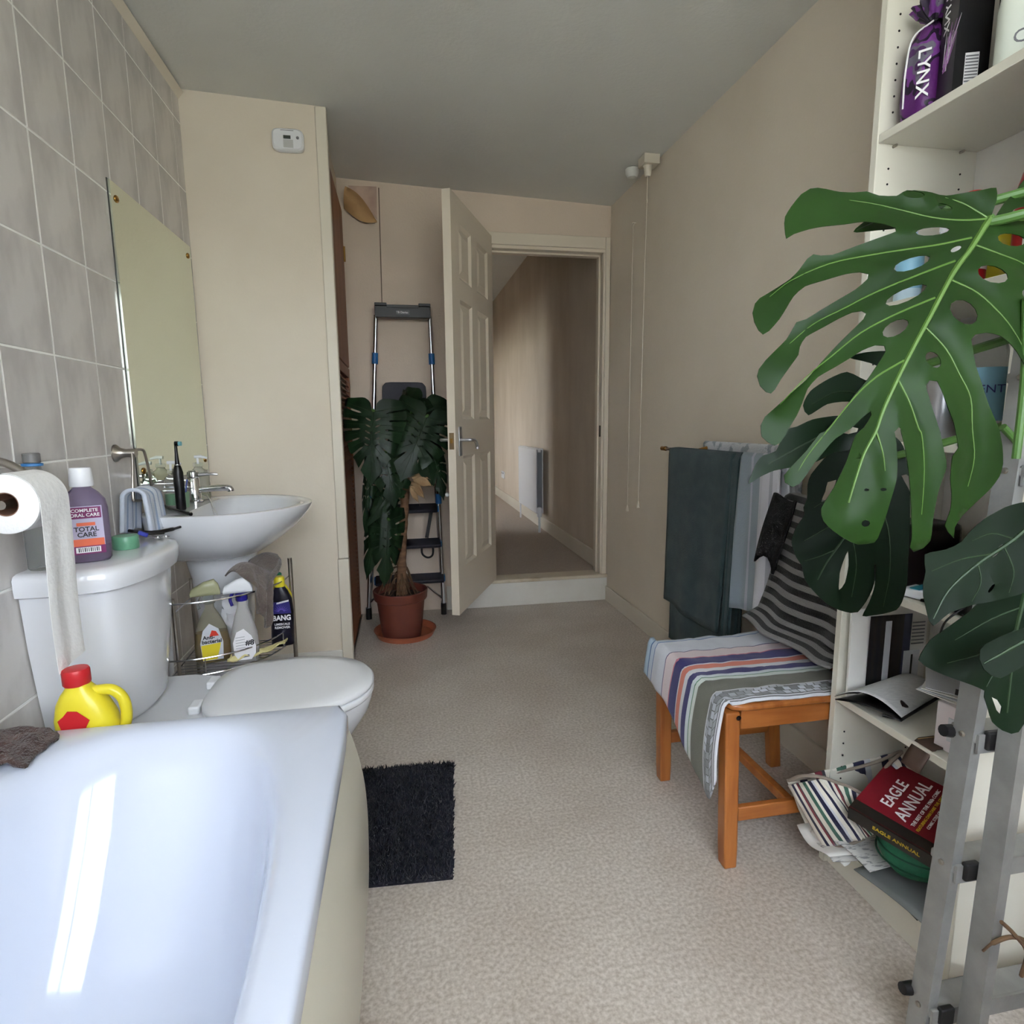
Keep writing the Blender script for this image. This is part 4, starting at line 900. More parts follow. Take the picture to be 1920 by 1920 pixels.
def unit_leaf(nl=6, seed=0, depth=.62):
    """half outlines of a slit heart-shaped leaf, base (0,0), tip (0,-1)"""
    rnd = random.Random(seed)
    def edge(t):                                                # t 0 (shoulder) .. 1 (tip)
        a = -.55 + t*(PI/2+.55); w_ = math.cos(a)
        return Vector((.50*w_**.85 if w_ > 0 else 0, .12-.02-(t**1.15)*1.10 + .10*(1-t)))
    half = [Vector((.02, 0)), Vector((.05, .12)), Vector((.14, .19))]
    ve = []
    for i in range(nl):
        t0, t1 = i/nl, (i+1)/nl
        for k in range(4):
            t = t0+(t1-t0)*(.06+.80*k/3); half.append(edge(t)*(1+rnd.uniform(-.02, .02)))
        ve.append(edge(t0+(t1-t0)*.55))
        if i < nl-1:
            q = edge(t1-.01); yb_ = -((i+1)/nl)*.62; d = depth+rnd.uniform(-.08, .08)
            inner = Vector((q.x*(1-d), q.y*(1-d)+yb_*d*.9))
            s_ = (q-inner).normalized(); pn = Vector((-s_.y, s_.x))*.012
            half += [inner+pn+s_*.04, inner, inner-pn+s_*.04]
    out = half + [Vector((0, -1.03))] + [Vector((-p.x, p.y)) for p in reversed(half)]
    holes = []
    for i in range(1, nl-1):
        y = -((i+.2)/nl)*.62
        for s_ in (-1, 1): holes.append([Vector((s_*(.075+.045*math.cos(a)), y+.02*math.cos(a)*1+.013*math.sin(a))) for a in (2*PI*k/8 for k in range(8))])
    mids = [(Vector((0, -(i/nl)*.60-.01)), v*.92) for i, v in enumerate(ve)]
    mids += [(a, Vector((-b.x, b.y))) for a, b in mids]
    return out, holes, mids
def place_leaf(parent, base, tip, width, nrm, m, mv, seed=0, nl=6, fold=.35, droop=.25, th=.001, scale_hole=True, roll=0, stem=None):
    base, tip = Vector(base), Vector(tip); ln = (tip-base).length
    ey = (base-tip).normalized(); n = Vector(nrm); n = (n-ey*n.dot(ey)).normalized(); ex_ = ey.cross(n)
    o, h, v = unit_leaf(nl, seed)
    def f3(p):
        d = abs(p.x); off = -fold*d*d*1.6 - droop*(max(0, -p.y-.3))**2*.6 + .012*math.sin(p.x*26)*min(1, d*5)
        return base + ex_*p.x*width + ey*p.y*ln + n*off*ln
    l = obj('leaf', leaf_mesh(o, h, v, f3, .05, .085, th, n), m, parent, ang=60)
    vb = MB(); pts = [f3(Vector((0, -.99*k/14)))+n*.0012 for k in range(15)]
    vb.tube(pts, [.006*ln*(1.3-k/14) for k in range(15)], 6)
    for a, b in v: vb.tube([f3(a.lerp(b, k/6))+n*.0008 for k in range(7)], [.003*ln*(1.2-k/7) for k in range(7)], 5)
    obj('leaf_veins', vb, mv, l)
    if stem is not None:
        s = Vector(stem); md = (s+base)/2 + n*.02 + Vector((0,0,.12*(base-s).length)); obj('petiole', MB().tube(bez([s, md, base+ey*.02*ln, base-n*.002], 7), [.0065]*22, 8), M_pet, parent)
    return l
PY = 3.13; pc = Vector((-.03, PY, 0))
sa = thing('plant_saucer', 'terracotta plastic saucer under the far potted plant', 'saucer', (-.012, 3.175, 0))
M_terra = mat('terracotta_plastic', (182, 104, 74), .5, c2=(166, 92, 66), scale=8); M_pot = mat('brown_pot_plastic', (112, 58, 46), .5, c2=(98, 50, 40), scale=6)
obj('dish', MB().lathe([(.13, .0), (.150, .004), (.166, .036), (.168, .038), (.162, .037), (.146, .008), (.001, .006)], 56, (-.012, 3.175, 0)), M_terra, sa, ang=40)
pt = thing('potted_monstera', 'monstera plant in a brown plastic pot by the step ladder', 'plant', (pc.x, pc.y, 0))
obj('pot', MB().lathe([(.092, .0095), (.100, .012), (.108, .06), (.124, .20), (.126, .218), (.136, .222), (.140, .228), (.144, .268), (.141, .272), (.132, .270), (.126, .225), (.120, .20)], 56, pc, True), M_pot, pt, ang=35)
obj('soil', MB().lathe([(.122, .225), (.119, .236), (.06, .244), (.001, .247)], 32, pc), mat('dark_soil', (58, 46, 38), .95, c2=(92, 76, 60), scale=60, bump=1, bscale=80), pt)
M_trunk = mat('ringed_brown_stem', (134, 100, 74), .8, c2=(104, 74, 54), scale=10, stretch=(1, 1, 6), bump=.5, bscale=30)
trk = [pc+Vector((.006, 0, .24)), pc+Vector((.010, -.005, .36)), pc+Vector((.022, -.01, .55)), pc+Vector((.040, -.01, .75)), pc+Vector((.048, -.005, .93)), pc+Vector((.045, 0, 1.02))]
tk = bez(trk, 8); obj('trunk', MB().tube(tk, [.032-.010*min(1, i/12)+.0016*math.sin(i*2.1) for i in range(len(tk))], 16), M_trunk, pt, ang=60)
M_root = mat('dry_root', (120, 92, 68), .9, c2=(84, 62, 46), scale=20)
rnd = random.Random(3)
for k in range(26):
    a = 2*PI*k/26+rnd.uniform(-.1, .1); r1 = rnd.uniform(.05, .125); h0 = rnd.uniform(.29, .40)
    obj('aerial_root', MB().tube(bez([pc+Vector((.012, -.004, h0)), pc+Vector((.5*r1*math.cos(a), .5*r1*math.sin(a), h0+rnd.uniform(-.03, .02))), pc+Vector((r1*math.cos(a), r1*math.sin(a), .25))], 5), rnd.uniform(.0018, .004), 5), M_root, pt)
top = pc+Vector((.046, 0, 1.0))
def PL(u, v, y): return at_y(u, v, y)
LV = [((700, 772, 3.00), (694, 908, 2.94), .31, (-.1, -1, .45), 1, 7, top), ((800, 782, 3.02), (752, 900, 2.95), .34, (.15, -1, .5), 2, 6, top),
      ((772, 775, 3.10), (812, 905, 3.02), .30, (.3, -1, .35), 3, 6, top), ((790, 760, 3.20), (730, 905, 3.09), .28, (-.2, -1, .3), 4, 6, top),
      ((765, 755, 3.22), (745, 830, 3.28), .22, (0, -.5, 1), 9, 5, top), ((812, 850, 3.10), (834, 935, 3.02), .14, (.3, -1, .2), 5, 5, top),
      ((712, 955, 3.02), (684, 1085, 2.97), .15, (-.3, -1, .3), 6, 5, tk[16]), ((728, 975, 2.99), (722, 1100, 2.95), .19, (.2, -1, .25), 7, 5, tk[14]),
      ((742, 905, 3.0), (688, 985, 2.96), .13, (.1, -1, .5), 8, 5, tk[24]), ((722, 850, 2.99), (740, 950, 2.95), .20, (.1, -1, .2), 10, 5, tk[30]), ((690, 880, 3.03), (682, 1010, 3.0), .09, (-.4, -1, .1), 11, 5, tk[28])]
for (b, tip_, wd, nm_, sd_, nl, st__) in LV: place_leaf(pt, PL(*b), PL(*tip_), wd, nm_, M_lfd, M_veind, sd_, nl, stem=st__)
M_dry = mat('dry_leaf', (176, 148, 112), .9, c2=(140, 110, 78), scale=12)
for k, (u, v, u2, v2) in enumerate(((770, 905, 800, 940), (775, 900, 815, 915), (768, 912, 788, 950), (772, 895, 808, 900))):
    a, b = PL(u, v, 3.06), PL(u2, v2, 3.02); g = []
    for i in range(9):
        t = i/8; w_ = .022*math.sin(PI*min(1, t*1.1+.05)); c = a.lerp(b, t)+Vector((0, -.012*math.sin(3*t+k), .012*math.sin(PI*t)))
        g.append([c+Vector((w_*(j-2)/2*.4, .012*abs(j-2)/2*math.cos(t*5+k), w_*(j-2)/2)) for j in range(5)])
    obj('dry_leaf', MB().sheet(g, .001), M_dry, pt, ang=180, label='shrivelled pale brown leaf')
# ================================================================ towel rail and towels
RX, RZt = 1.195, 1.018
rl = thing('towel_rail', 'double brass-tipped towel rail on the right wall', 'towel rail', (1.24, 2.1, RZt))
obj('front_bar', MB().tube([(RX, 2.60, RZt), (RX, 1.62, RZt)], .007, 12), M_steel, rl); obj('rear_bar', MB().tube([(RX+.055, 2.30, RZt+.012), (RX+.055, 1.62, RZt+.012)], .006, 12), M_steel, rl)
for y in (2.585, 1.625): obj('end_cap', MB().tube([(RX, y-.02, RZt), (RX, y+.02, RZt)], .0105, 14), M_brass, rl, label='brass end cap')
for y in (2.27, 1.65): obj('bracket', MB().tube([(XR(y)-.0005, y, RZt+.018), (RX+.05, y, RZt+.014), (RX+.004, y, RZt+.004)], [.016, .009, .008], 12), M_brass, rl)
M_dkt = mat('dark_teal_terry', (60, 80, 83), .97, c2=(46, 66, 70), scale=18, bump=.8, bscale=420, sheen=.15, dist=.004)
def hang(name, y0, y1, zf, zb, label, m, x=RX, z=RZt, n=22, gap=.016, ripple=.006, th=.007, seed=0, band=None, lean=0.0, parent=None, flare=.0):
    """towel folded over a bar: zf front hem, zb back hem"""
    g = []; L1, L2 = z-zf, z-zb; NR = 46
    for i in range(NR):
        t = i/(NR-1); s_ = t*(L1+L2+.05)
        row = []
        for j in range(n):
            b = j/(n-1); y = y0+(y1-y0)*b
            if s_ < L1: dz, sx_ = s_, -1; zz = zf+s_; k = 1-s_/L1
            elif s_ < L1+.05: a = (s_-L1)/.05; zz = z+.009*math.sin(PI*a); sx_ = -math.cos(PI*a); k = 0
            else: q = s_-L1-.05; zz = z-q; sx_ = 1; k = q/L2
            rip = ripple*(math.sin(b*9+seed)+.6*math.sin(b*17+seed*2+k*2))*k
            row.append(Vector((x+sx_*(gap*.5+.002*k)+rip-lean*k*(sx_ < 0), y+flare*k*(b-.5)+.006*nz((k*3, b*2, seed))*k, zz+.012*k*math.sin(b*6+seed)*.6)))
        g.append(row)
    return obj(name, MB().sheet(g, th), m, parent, ang=180, label=label, cat='towel' if parent is None else None, loc=None if parent is not None else (x, (y0+y1)/2, z))
tb1 = thing('bath_towel', 'dark teal bath towel folded over the front towel rail', 'towel', (RX, 2.2, RZt))
hang('front_fold', 2.49, 1.96, .335, .40, None, M_dkt, parent=tb1, gap=.034, lean=.02, seed=1, flare=.06)
hang('inner_fold', 2.44, 1.93, .155, .20, None, M_dkt, parent=tb1, gap=.020, seed=2, lean=.008)
hang('side_fold', 1.965, 1.925, .25, .30, None, M_dkt, parent=tb1, gap=.036, seed=3, ripple=.002, lean=.02)
bd = [[Vector((RX-.0245-.0135, y, zz)) for zz in (.47, .50, .53)] for y in (2.495-.56*k/12 for k in range(13))]
M_gw = uvstripes('grey_white_weave', [(0, (150, 162, 172)), (.30, (186, 190, 200)), (.36, (150, 162, 172)), (.55, (205, 205, 212)), (.62, (216, 216, 224)), (.80, (176, 178, 188)), (.86, (216, 216, 224))], axis=1)
hang('hand_towel', 1.918, 1.70, .47, .6, 'grey and white towel hanging in folds beside the dark one', M_gw, x=RX, z=RZt+.004, gap=.030, ripple=.013, th=.006, seed=5, lean=.0, flare=-.03)
M_wf = mat('white_waffle', (214, 214, 220), .95, c2=(196, 198, 206), scale=30, bump=.6, bscale=250)
hang('white_towel', 2.30, 1.70, .75, .75, 'white and grey patterned towel on the rear towel rail', mat('grey_white_pattern', (212, 214, 218), .95, c2=(160, 168, 176), scale=22, lo=.5, hi=.56, bump=.5, bscale=250), x=RX+.055, z=RZt+.030, gap=.020, ripple=.002, seed=7)

# ================================================================ pine chair
M_pine = mat('honey_pine', (186, 116, 58), .42, c2=(160, 92, 42), scale=7, detail=5, stretch=(5, 5, .6), coat=.15)
M_pineh = mat('honey_pine_rail', (186, 116, 58), .42, c2=(160, 92, 42), scale=7, detail=5, stretch=(.6, 5, 5), coat=.15)
cx0, cx1, cy0, cy1, SZt = .795, 1.175, 1.27, 1.655, .447
ch = thing('pine_chair', 'honey-stained pine chair under the striped towel', 'chair', ((cx0+cx1)/2, (cy0+cy1)/2, 0))
LW = .036
def leg(x, y, x2, y2, top_, nm='leg'):
    mb = MB(); rg = []
    for z, w_ in ((0, .017), (.05, .0185), (.25, .019), (top_, .019)):
        t = z/.43; px, py_ = x+(x2-x)*t, y+(y2-y)*t; rg.append([Vector((px+a*w_, py_+b*w_, z)) for a, b in ((-1,-1),(1,-1),(1,1),(-1,1))])
    obj(nm, mb.loft(rg), M_pine, ch, bevel=.004)
leg(cx0, cy0, cx0-.012, cy0+.004, SZt-.02); leg(cx0, cy1, cx0-.012, cy1-.004, SZt-.02)
for y in (cy0+.01, cy1-.0):                                           # rear legs run on up as the back posts
    pts = [Vector((cx1+.012, y, 0)), Vector((cx1-.004, y, .2)), Vector((cx1-.010, y, .43)), Vector((cx1+.004, y, .60)), Vector((cx1+.035, y, .86))]
    obj('rear_leg', MB().loft([[p+Vector((a*.019, b*.016, 0)) for a, b in ((-1,-1),(1,-1),(1,1),(-1,1))] for p in bez(pts, 5)]), M_pine, ch, bevel=.004)
for z0, z1, x in ((.80, .865, cx1+.030), (.66, .70, cx1+.013), (.56, .60, cx1+.001)): obj('back_slat', MB().box((x-.009, cy0+.026, z0), (x+.009, cy1-.016, z1)), M_pine, ch, bevel=.004)
for y in (cy0, cy1): obj('apron', MB().box((cx0+.012, y-.011, SZt-.068), (cx1-.028, y+.011, SZt-.018)), M_pineh, ch, bevel=.002)
for x in (cx0-.006, cx1-.01): obj('apron', MB().box((x-.010, cy0+.022, SZt-.068), (x+.010, cy1-.022, SZt-.018)), M_pine, ch, bevel=.002)
for y in (cy0, cy1): obj('stretcher', MB().box((cx0+.018, y-.009, .125), (cx1-.018, y+.009, .163)), M_pineh, ch, bevel=.003)
obj('stretcher', MB().box((.962, cy0+.010, .132), (.985, cy1-.010, .157)), M_pine, ch, bevel=.003)
obj('seat', MB().loft([sq((cx0+cx1)/2-.008, (cy0+cy1)/2, .208, .215, z, 60, 12) for z in (SZt-.017, SZt)]), M_pine, ch, bevel=.006, ang=40)
obj('screw_cover', MB().lathe([(.006, 0), (.006, .002), (.004, .003)], 14, (cx0+.0, cy0-.0188, .415), True, Matrix.Rotation(PI/2, 3, 'X')), M_black, ch)
# ---- striped towel on the seat
ST = [(0, (176, 200, 222)), (.055, (66, 104, 160)), (.07, (196, 206, 222)), (.115, (70, 110, 170)), (.122, (214, 216, 226)), (.30, (70, 60, 110)), (.307, (226, 210, 214)), (.405, (206, 120, 140)), (.415, (52, 46, 112)), (.515, (220, 216, 224)), (.525, (222, 130, 112)), (.575, (226, 224, 230)), (.62, (52, 46, 112)), (.675, (214, 222, 226)), (.705, (92, 138, 110)), (.712, (214, 222, 216)), (.745, (112, 112, 100)), (.875, (216, 218, 220)), (.885, (110, 112, 112)), (.965, (222, 224, 230)), (.975, (120, 122, 126)), (.983, (224, 226, 232))]
M_st = uvstripes('striped_beach_towel', ST, axis=1, bump=.35, bscale=350)
# printed cottages on the last band: blocks of white on grey
n_ = M_st.node_tree.nodes; l_ = M_st.node_tree.links
uvn = n_.new('ShaderNodeTexCoord'); mp = n_.new('ShaderNodeMapping'); mp.inputs['Scale'].default_value = (24, 34, 1); l_.new(uvn.outputs['UV'], mp.inputs[0])
bk_ = n_.new('ShaderNodeTexBrick'); bk_.inputs['Color1'].default_value = (1, 1, 1, 1); bk_.inputs['Color2'].default_value = (0, 0, 0, 1); bk_.inputs['Mortar'].default_value = (0, 0, 0, 1); bk_.inputs['Mortar Size'].default_value = .06; bk_.inputs['Scale'].default_value = 1; bk_.inputs['Brick Width'].default_value = .8; bk_.inputs['Row Height'].default_value = 1
l_.new(mp.outputs[0], bk_.inputs['Vector'])
sv = n_.new('ShaderNodeSeparateXYZ'); l_.new(uvn.outputs['UV'], sv.inputs[0])
g1_ = n_.new('ShaderNodeMath'); g1_.operation = 'GREATER_THAN'; g1_.inputs[1].default_value = .888; g2_ = n_.new('ShaderNodeMath'); g2_.operation = 'LESS_THAN'; g2_.inputs[1].default_value = .962
l_.new(sv.outputs[1], g1_.inputs[0]); l_.new(sv.outputs[1], g2_.inputs[0])
mu = n_.new('ShaderNodeMath'); mu.operation = 'MULTIPLY'; l_.new(g1_.outputs[0], mu.inputs[0]); l_.new(g2_.outputs[0], mu.inputs[1])
mu2 = n_.new('ShaderNodeMath'); mu2.operation = 'MULTIPLY'; l_.new(mu.outputs[0], mu2.inputs[0]); l_.new(bk_.outputs['Color'], mu2.inputs[1])
bs = n_['Principled BSDF']; old = bs.inputs['Base Color'].links[0].from_socket
mxs = n_.new('ShaderNodeMix'); mxs.data_type = 'RGBA'; l_.new(mu2.outputs[0], mxs.inputs[0]); l_.new(old, mxs.inputs['A']); mxs.inputs['B'].default_value = rgb(218, 222, 232); l_.new(mxs.outputs['Result'], bs.inputs['Base Color'])
g = []
NI, NJ = 60, 48
for i in range(NI):
    row = []
    for j in range(NJ):
        b = j/(NJ-1)                                               # 0 far .. 1 near
        Lh = .10 + .06*b + .13*max(0, (b-.35)/.65)**1.3 - .10*max(0, (b-.93)/.07)
        top_l = .40-.04*b; s_ = (i/(NI-1))*(top_l+Lh+.025)
        y = 1.712 - .455*b
        xf = .772
        if s_ < top_l: x, z = xf+top_l+.0-s_, SZt+.008
        elif s_ < top_l+.03: a = (s_-top_l)/.03*PI/2; x, z = xf-.018*math.sin(a), SZt+.008-.018*(1-math.cos(a))
        else: q = s_-top_l-.03; x, z = xf-.018-.010*math.sin(q*14)-.05*q*b, SZt-.010-q; y += -.015*q*math.sin(b*7)+.03*q*(1-b)
        over = max(0, abs(b-.5)*2-.955)
        w_ = .006*nz((x*9, y*9, 1))+.004*nz((x*22, y*22, 4))
        if s_ < top_l+.01: z += abs(w_)*1.2+.0015 + .028*max(0, (x-1.02)/.15)**2*(b < .45)*(1-b/.45)
        else: x += w_*1.2
        if b > .90 and s_ < top_l: k_ = (b-.90)/.10; z -= .010*k_*k_
        if b < .08 and s_ < top_l: z -= .05*(1-b/.08)
        row.append(Vector((x, y, z)))
    g.append(row)
obj('striped_towel', MB().sheet(g, .004), M_st, None, ang=180, label='white towel with navy, coral and olive stripes spread over the chair seat', cat='towel', loc=(.97, 1.46, SZt))
# ---- black and grey striped jumper over the chair back
JS = []
for k in range(13): JS += [(k/13, (26, 25, 27)), (k/13+.040, (134, 132, 131))]
M_js = uvstripes('black_grey_stripe_knit', JS, axis=0, bump=.7, bscale=300, noise_amt=.0)
g = []
jl, jh = [], []
for i in range(52):
    s_ = i/51*.50
    row = []
    for j in range(34):
        b = j/33; y = cy1+.020-(cy1-cy0+.005)*b
        top_z = .895-.010*math.sin(b*PI)
        zs_ = .36                                                   # length down the front before reaching the seat
        f = .012*math.sin(b*11+1)+.008*nz((s_*6, b*5, 2))
        if s_ < .06: a = s_/.06*PI; x, z = cx1+.042+.032*math.cos(a), top_z+.016*math.sin(a)
        else:
            q = s_-.06; t = min(1, q/zs_); x = cx1+.008-.040*t-.05*max(0, t-.6)**1.6*2 + f*t*.8; z = top_z-q*.98
            if q > zs_: e_ = q-zs_; x -= e_*.75; z = max(SZt+.022+.006*math.sin(b*9), top_z-zs_*.98-e_*.35)
            z = max(z, SZt+.020+abs(f)*.6)
            y += (.05*t)*(.5-b)*.6
        row.append(Vector((x, y, z)))
    g.append(row)
obj('striped_jumper', MB().sheet(g, .008), M_js, None, ang=180, label='black and grey striped knitted jumper hung over the chair back', cat='jumper', loc=(cx1, 1.46, .9))
g = []
for i in range(14):
    t = i/13; g.append([Vector((cx1-.012-.040*t-.012*math.sin(k*.7+t*2), cy1+.040-.013*k+.010*t, .905-.20*t+.012*math.sin(k*.8)-.03*abs(k-2.5)/5*t)) for k in range(8)])
obj('jumper_yoke', MB().sheet(g, .008), mat('black_wool', (34, 33, 36), .95, bump=.6, bscale=250), None, ang=180, label='plain black yoke of the jumper at the corner of the chair back', cat='scarf', loc=(cx1, cy1, .8))  # separate added sheet standing in for the jumper's plain black yoke

# ================================================================ bookcase
M_bk = mat('white_melamine', (226, 222, 208), .4); M_bki = mat('white_backboard', (222, 218, 210), .5)
BX0, BX1, BY0, BY1, BT = 1.045, 1.308, .868, 1.248, .018
def bookcase(y0, y1, shelves, label):
    b = thing('bookcase', label, 'bookcase', (BX0+.13, (y0+y1)/2, 0))
    for y in (y0, y1-BT): obj('side_panel', MB().box((BX0, y, 0), (BX1-.004, y+BT, 2.30)), M_bk, b, bevel=.0012, seg=1)
    obj('back_panel', MB().box((BX1-.003, y0+.001, .02), (BX1+.001, y1-.001, 2.29)), M_bki, b, smooth=False)
    obj('plinth', MB().box((BX0+.012, y0+BT, 0), (BX0+.03, y1-BT, .068)), M_bk, b)
    for z in shelves: obj('shelf', MB().box((BX0+.002, y0+BT+.0005, z), (BX1-.004, y1-BT-.0005, z+.018)), M_bk, b, bevel=.001, seg=1)
    return b
SHV = [.07, .445, .742, 1.372, 1.735, 2.06, 2.28, 1.075]
bk1 = bookcase(BY0, BY1, SHV, 'tall white bookcase between the chair and the ladder')
M_hole = mat('peg_hole', (40, 36, 32), .9)
ph = MB().lathe([(.0022, 0), (.0022, .0008)], 8, (0,0,0), True, Matrix.Rotation(PI/2, 3, 'X'))
ph0 = None
for xx in (BX0+.032, BX1-.045):
    for z in [.20+.032*k for k in range(6)] + [.545+.032*k for k in range(5)] + [.85+.032*k for k in range(14)] + [1.43+.032*k for k in range(9)] + [1.80+.032*k for k in range(7)]:
        if ph0 is None:
            ph0 = obj('peg_hole', MB().lathe([(.0022, 0), (.0022, .0012)], 8, (xx, BY1-BT, z), True, Matrix.Rotation(PI/2, 3, 'X')), M_hole, bk1); h0 = (xx, z)
        else:
            c = ph0.copy(); COL.objects.link(c); c.parent = bk1; c.location = (xx-h0[0], 0, z-h0[1])
for xx in (BX0+.04, BX1-.05):
    for z in SHV[1:5]: obj('shelf_pin', MB().tube([(xx, BY1-BT+.001, z-.004), (xx, BY1-BT-.010, z-.004)], .003, 8), M_steel, bk1)

pp_ = at_x(1488, 1425, 1.285); wp_ = thing('water_pipe', 'thin cream pipe on the skirting behind the chair', 'pipe', Vector((1.288, 1.80, 0)))
obj('pipe_run', MB().tube([(1.283, 1.80, 0), (1.283, 1.80, .22), (1.283, 1.74, .235), (1.283, 1.30, .24)], .0085, 10), M_trim, wp_); obj('pipe_clip', MB().box((1.272, 1.79, .14), (1.302, 1.81, .155)), M_trim, wp_)
# ================================================================ things in the bookcase
Z1, Z2, Z3, Z4, Z5 = (z+.0185 for z in SHV[:5])
# purple drawstring gift bag
M_camo = mat('purple_camo_fabric', (104, 42, 118), .45, c2=(62, 26, 80), scale=16, detail=2, bump=.4, bscale=40)
n_ = M_camo.node_tree.nodes; l_ = M_camo.node_tree.links
rp_ = [n for n in n_ if n.type == 'VALTORGB'][0]; rp_.color_ramp.interpolation = 'CONSTANT'
rp_.color_ramp.elements[0].position = 0; rp_.color_ramp.elements[0].color = rgb(96, 36, 110); rp_.color_ramp.elements[1].position = .46; rp_.color_ramp.elements[1].color = rgb(34, 20, 44)
for p_, c_ in ((.52, (120, 60, 140)), (.58, (112, 108, 122)), (.64, (74, 30, 92)), (.70, (190, 176, 200))): q = rp_.color_ramp.elements.new(p_); q.color = rgb(*c_)
gb = Vector((1.108, 1.172, Z5)); bg_ = thing('drawstring_bag', 'purple patterned drawstring gift bag on the high shelf', 'gift bag', gb)
rings = []
for z, r, e_ in ((0, .036, 5), (.004, .042, 5), (.05, .046, 4), (.11, .046, 3.4), (.15, .042, 2.8), (.175, .026, 2.2), (.186, .012, 2), (.192, .011, 2), (.205, .030, 2.4), (.222, .042, 2.6)):
    rg_ = sq(0, 0, r, r*.82, 0, 40, e_); o_ = []
    for k, p in enumerate(rg_):
        w_ = 1+.06*nz((p.x*40, p.y*40, z*30))+(.16*math.sin(k*1.57*1.2) if z > .16 else .02*math.sin(k*1.2)); o_.append(gb+Vector((p.x*w_, p.y*w_, z)))
    rings.append(o_)
obj('bag_body', MB().loft(rings), M_camo, bg_, ang=80); obj('drawstring', MB().tube(arc(gb+Vector((0,0,.189)), .0145, 0, 2*PI, 20), .0025, 6, False), M_black, bg_)
obj('drawstring', MB().tube(bez([gb+Vector((-.012, -.010, .188)), gb+Vector((-.044, .004, .16)), gb+Vector((-.050, .010, .10)), gb+Vector((-.048, .012, .03))], 6), .0018, 6), M_txw, bg_)
fdv = Vector((-.75, -.66, 0)).normalized(); rtv = Vector((0,0,-1))
text('lettering', 'LYNX', .031, M_txw, bg_, gb+fdv*.0525+Vector((0,0,.078))+Vector((0,0,1)).cross(fdv)*-.008, (0,0,-1), Vector((0,0,1)).cross(fdv), bold=.01, sx=1.15, extrude=.001)
# black body-spray box beside it
bb = Vector((1.105, 1.092, Z5)); bx_ = thing('body_spray_box', 'tall black box with violet splash print on the high shelf', 'box', bb)
Rz = Matrix.Rotation(-.35, 3, 'Z'); cbx = lambda a, b, c: bb + Rz @ Vector((a, b, 0)) + Vector((0, 0, c))
bm_ = MB().add([cbx(a, b, c) for c in (0, .215) for a, b in ((-.03, -.03), (.03, -.03), (.03, .03), (-.03, .03))], [(0,3,2,1),(4,5,6,7),(0,1,5,4),(1,2,6,5),(2,3,7,6),(3,0,4,7)])
obj('carton', bm_, mat('black_card', (20, 19, 22), .35), bx_, smooth=False)
fx, fr_ = Rz @ Vector((-1, 0, 0)), Rz @ Vector((0, -1, 0))
M_vio = mat('violet_splash_print', (196, 130, 206), .4); rnd = random.Random(11)
for k in range(22):
    a = rnd.uniform(-.35, .35)+.25; l = rnd.uniform(.03, .07); o_ = bb+fx*.0303+fr_*rnd.uniform(-.012, .006)+Vector((0,0,rnd.uniform(.06, .09))); d = fr_*math.sin(a)*1+Vector((0,0,math.cos(a)))
    s2 = fr_*math.cos(a)-Vector((0,0,math.sin(a)))
    obj('splash_print', MB().prism([o_-s2*.0012, o_+s2*.0012, o_+d*l], fx*.0004), M_vio if k % 3 else M_txw, bx_, smooth=False)
text('lettering', 'LYNX', .026, M_txw, bx_, bb+fx*.0308+Vector((0,0,.165))+fr_*(-.008), (0,0,-1), -(fr_), bold=.005)
obj('barcode_panel', MB().prism([bb+fr_*.0303-fx*a+Vector((0,0,c)) for a, c in ((-.012, .02), (.012, .02), (.012, .075), (-.012, .075))], fr_*.0005), M_txw, bx_, smooth=False)
for k in range(9): obj('barcode_bar', MB().prism([bb+fr_*.0309-fx*a+Vector((0,0,.024+.0055*k+c)) for a, c in ((-.011, 0), (.011, 0), (.011, .0024), (-.011, .0024))], fr_*.0003), M_gry, bx_, smooth=False)
bb2 = Vector((1.155, 1.015, Z5)); bz = thing('black_carton', 'black carton with white swirl print behind the white bottle', 'box', bb2)
obj('carton', MB().obox(bb2+Vector((0,0,.10)), (.07, .055, .20), (0, 0, .1)), bpy.data.materials['black_card'], bz, smooth=False)
for k in range(3): obj('swirl_print', MB().tube(arc(bb2+Vector((-.0365, .0, .12+.03*k)), .014, .5*k, 2.4+.5*k, 10, (0,1,0), (0,0,1)), .003, 6), M_txw, bz)
wbp = Vector((1.085, .965, Z5)); wb_ = thing('white_bottle', 'white rounded bottle at the near end of the high shelf', 'bottle', wbp)
obj('bottle_body', MB().lathe([(.030, 0), (.033, .004), (.033, .09), (.028, .13), (.018, .155), (.015, .16)], 32, wbp), mat('cream_white_plastic', (226, 232, 220), .3), wb_, ang=50); obj('bottle_cap', MB().lathe([(.016, .1605), (.017, .163), (.016, .195), (.014, .198)], 28, wbp), M_plw, wb_)
text('lettering', 'C', .03, M_gry, wb_, wbp+Vector((-.0235, -.0235, .03)), (.7, -.7, 0), (0,0,1))
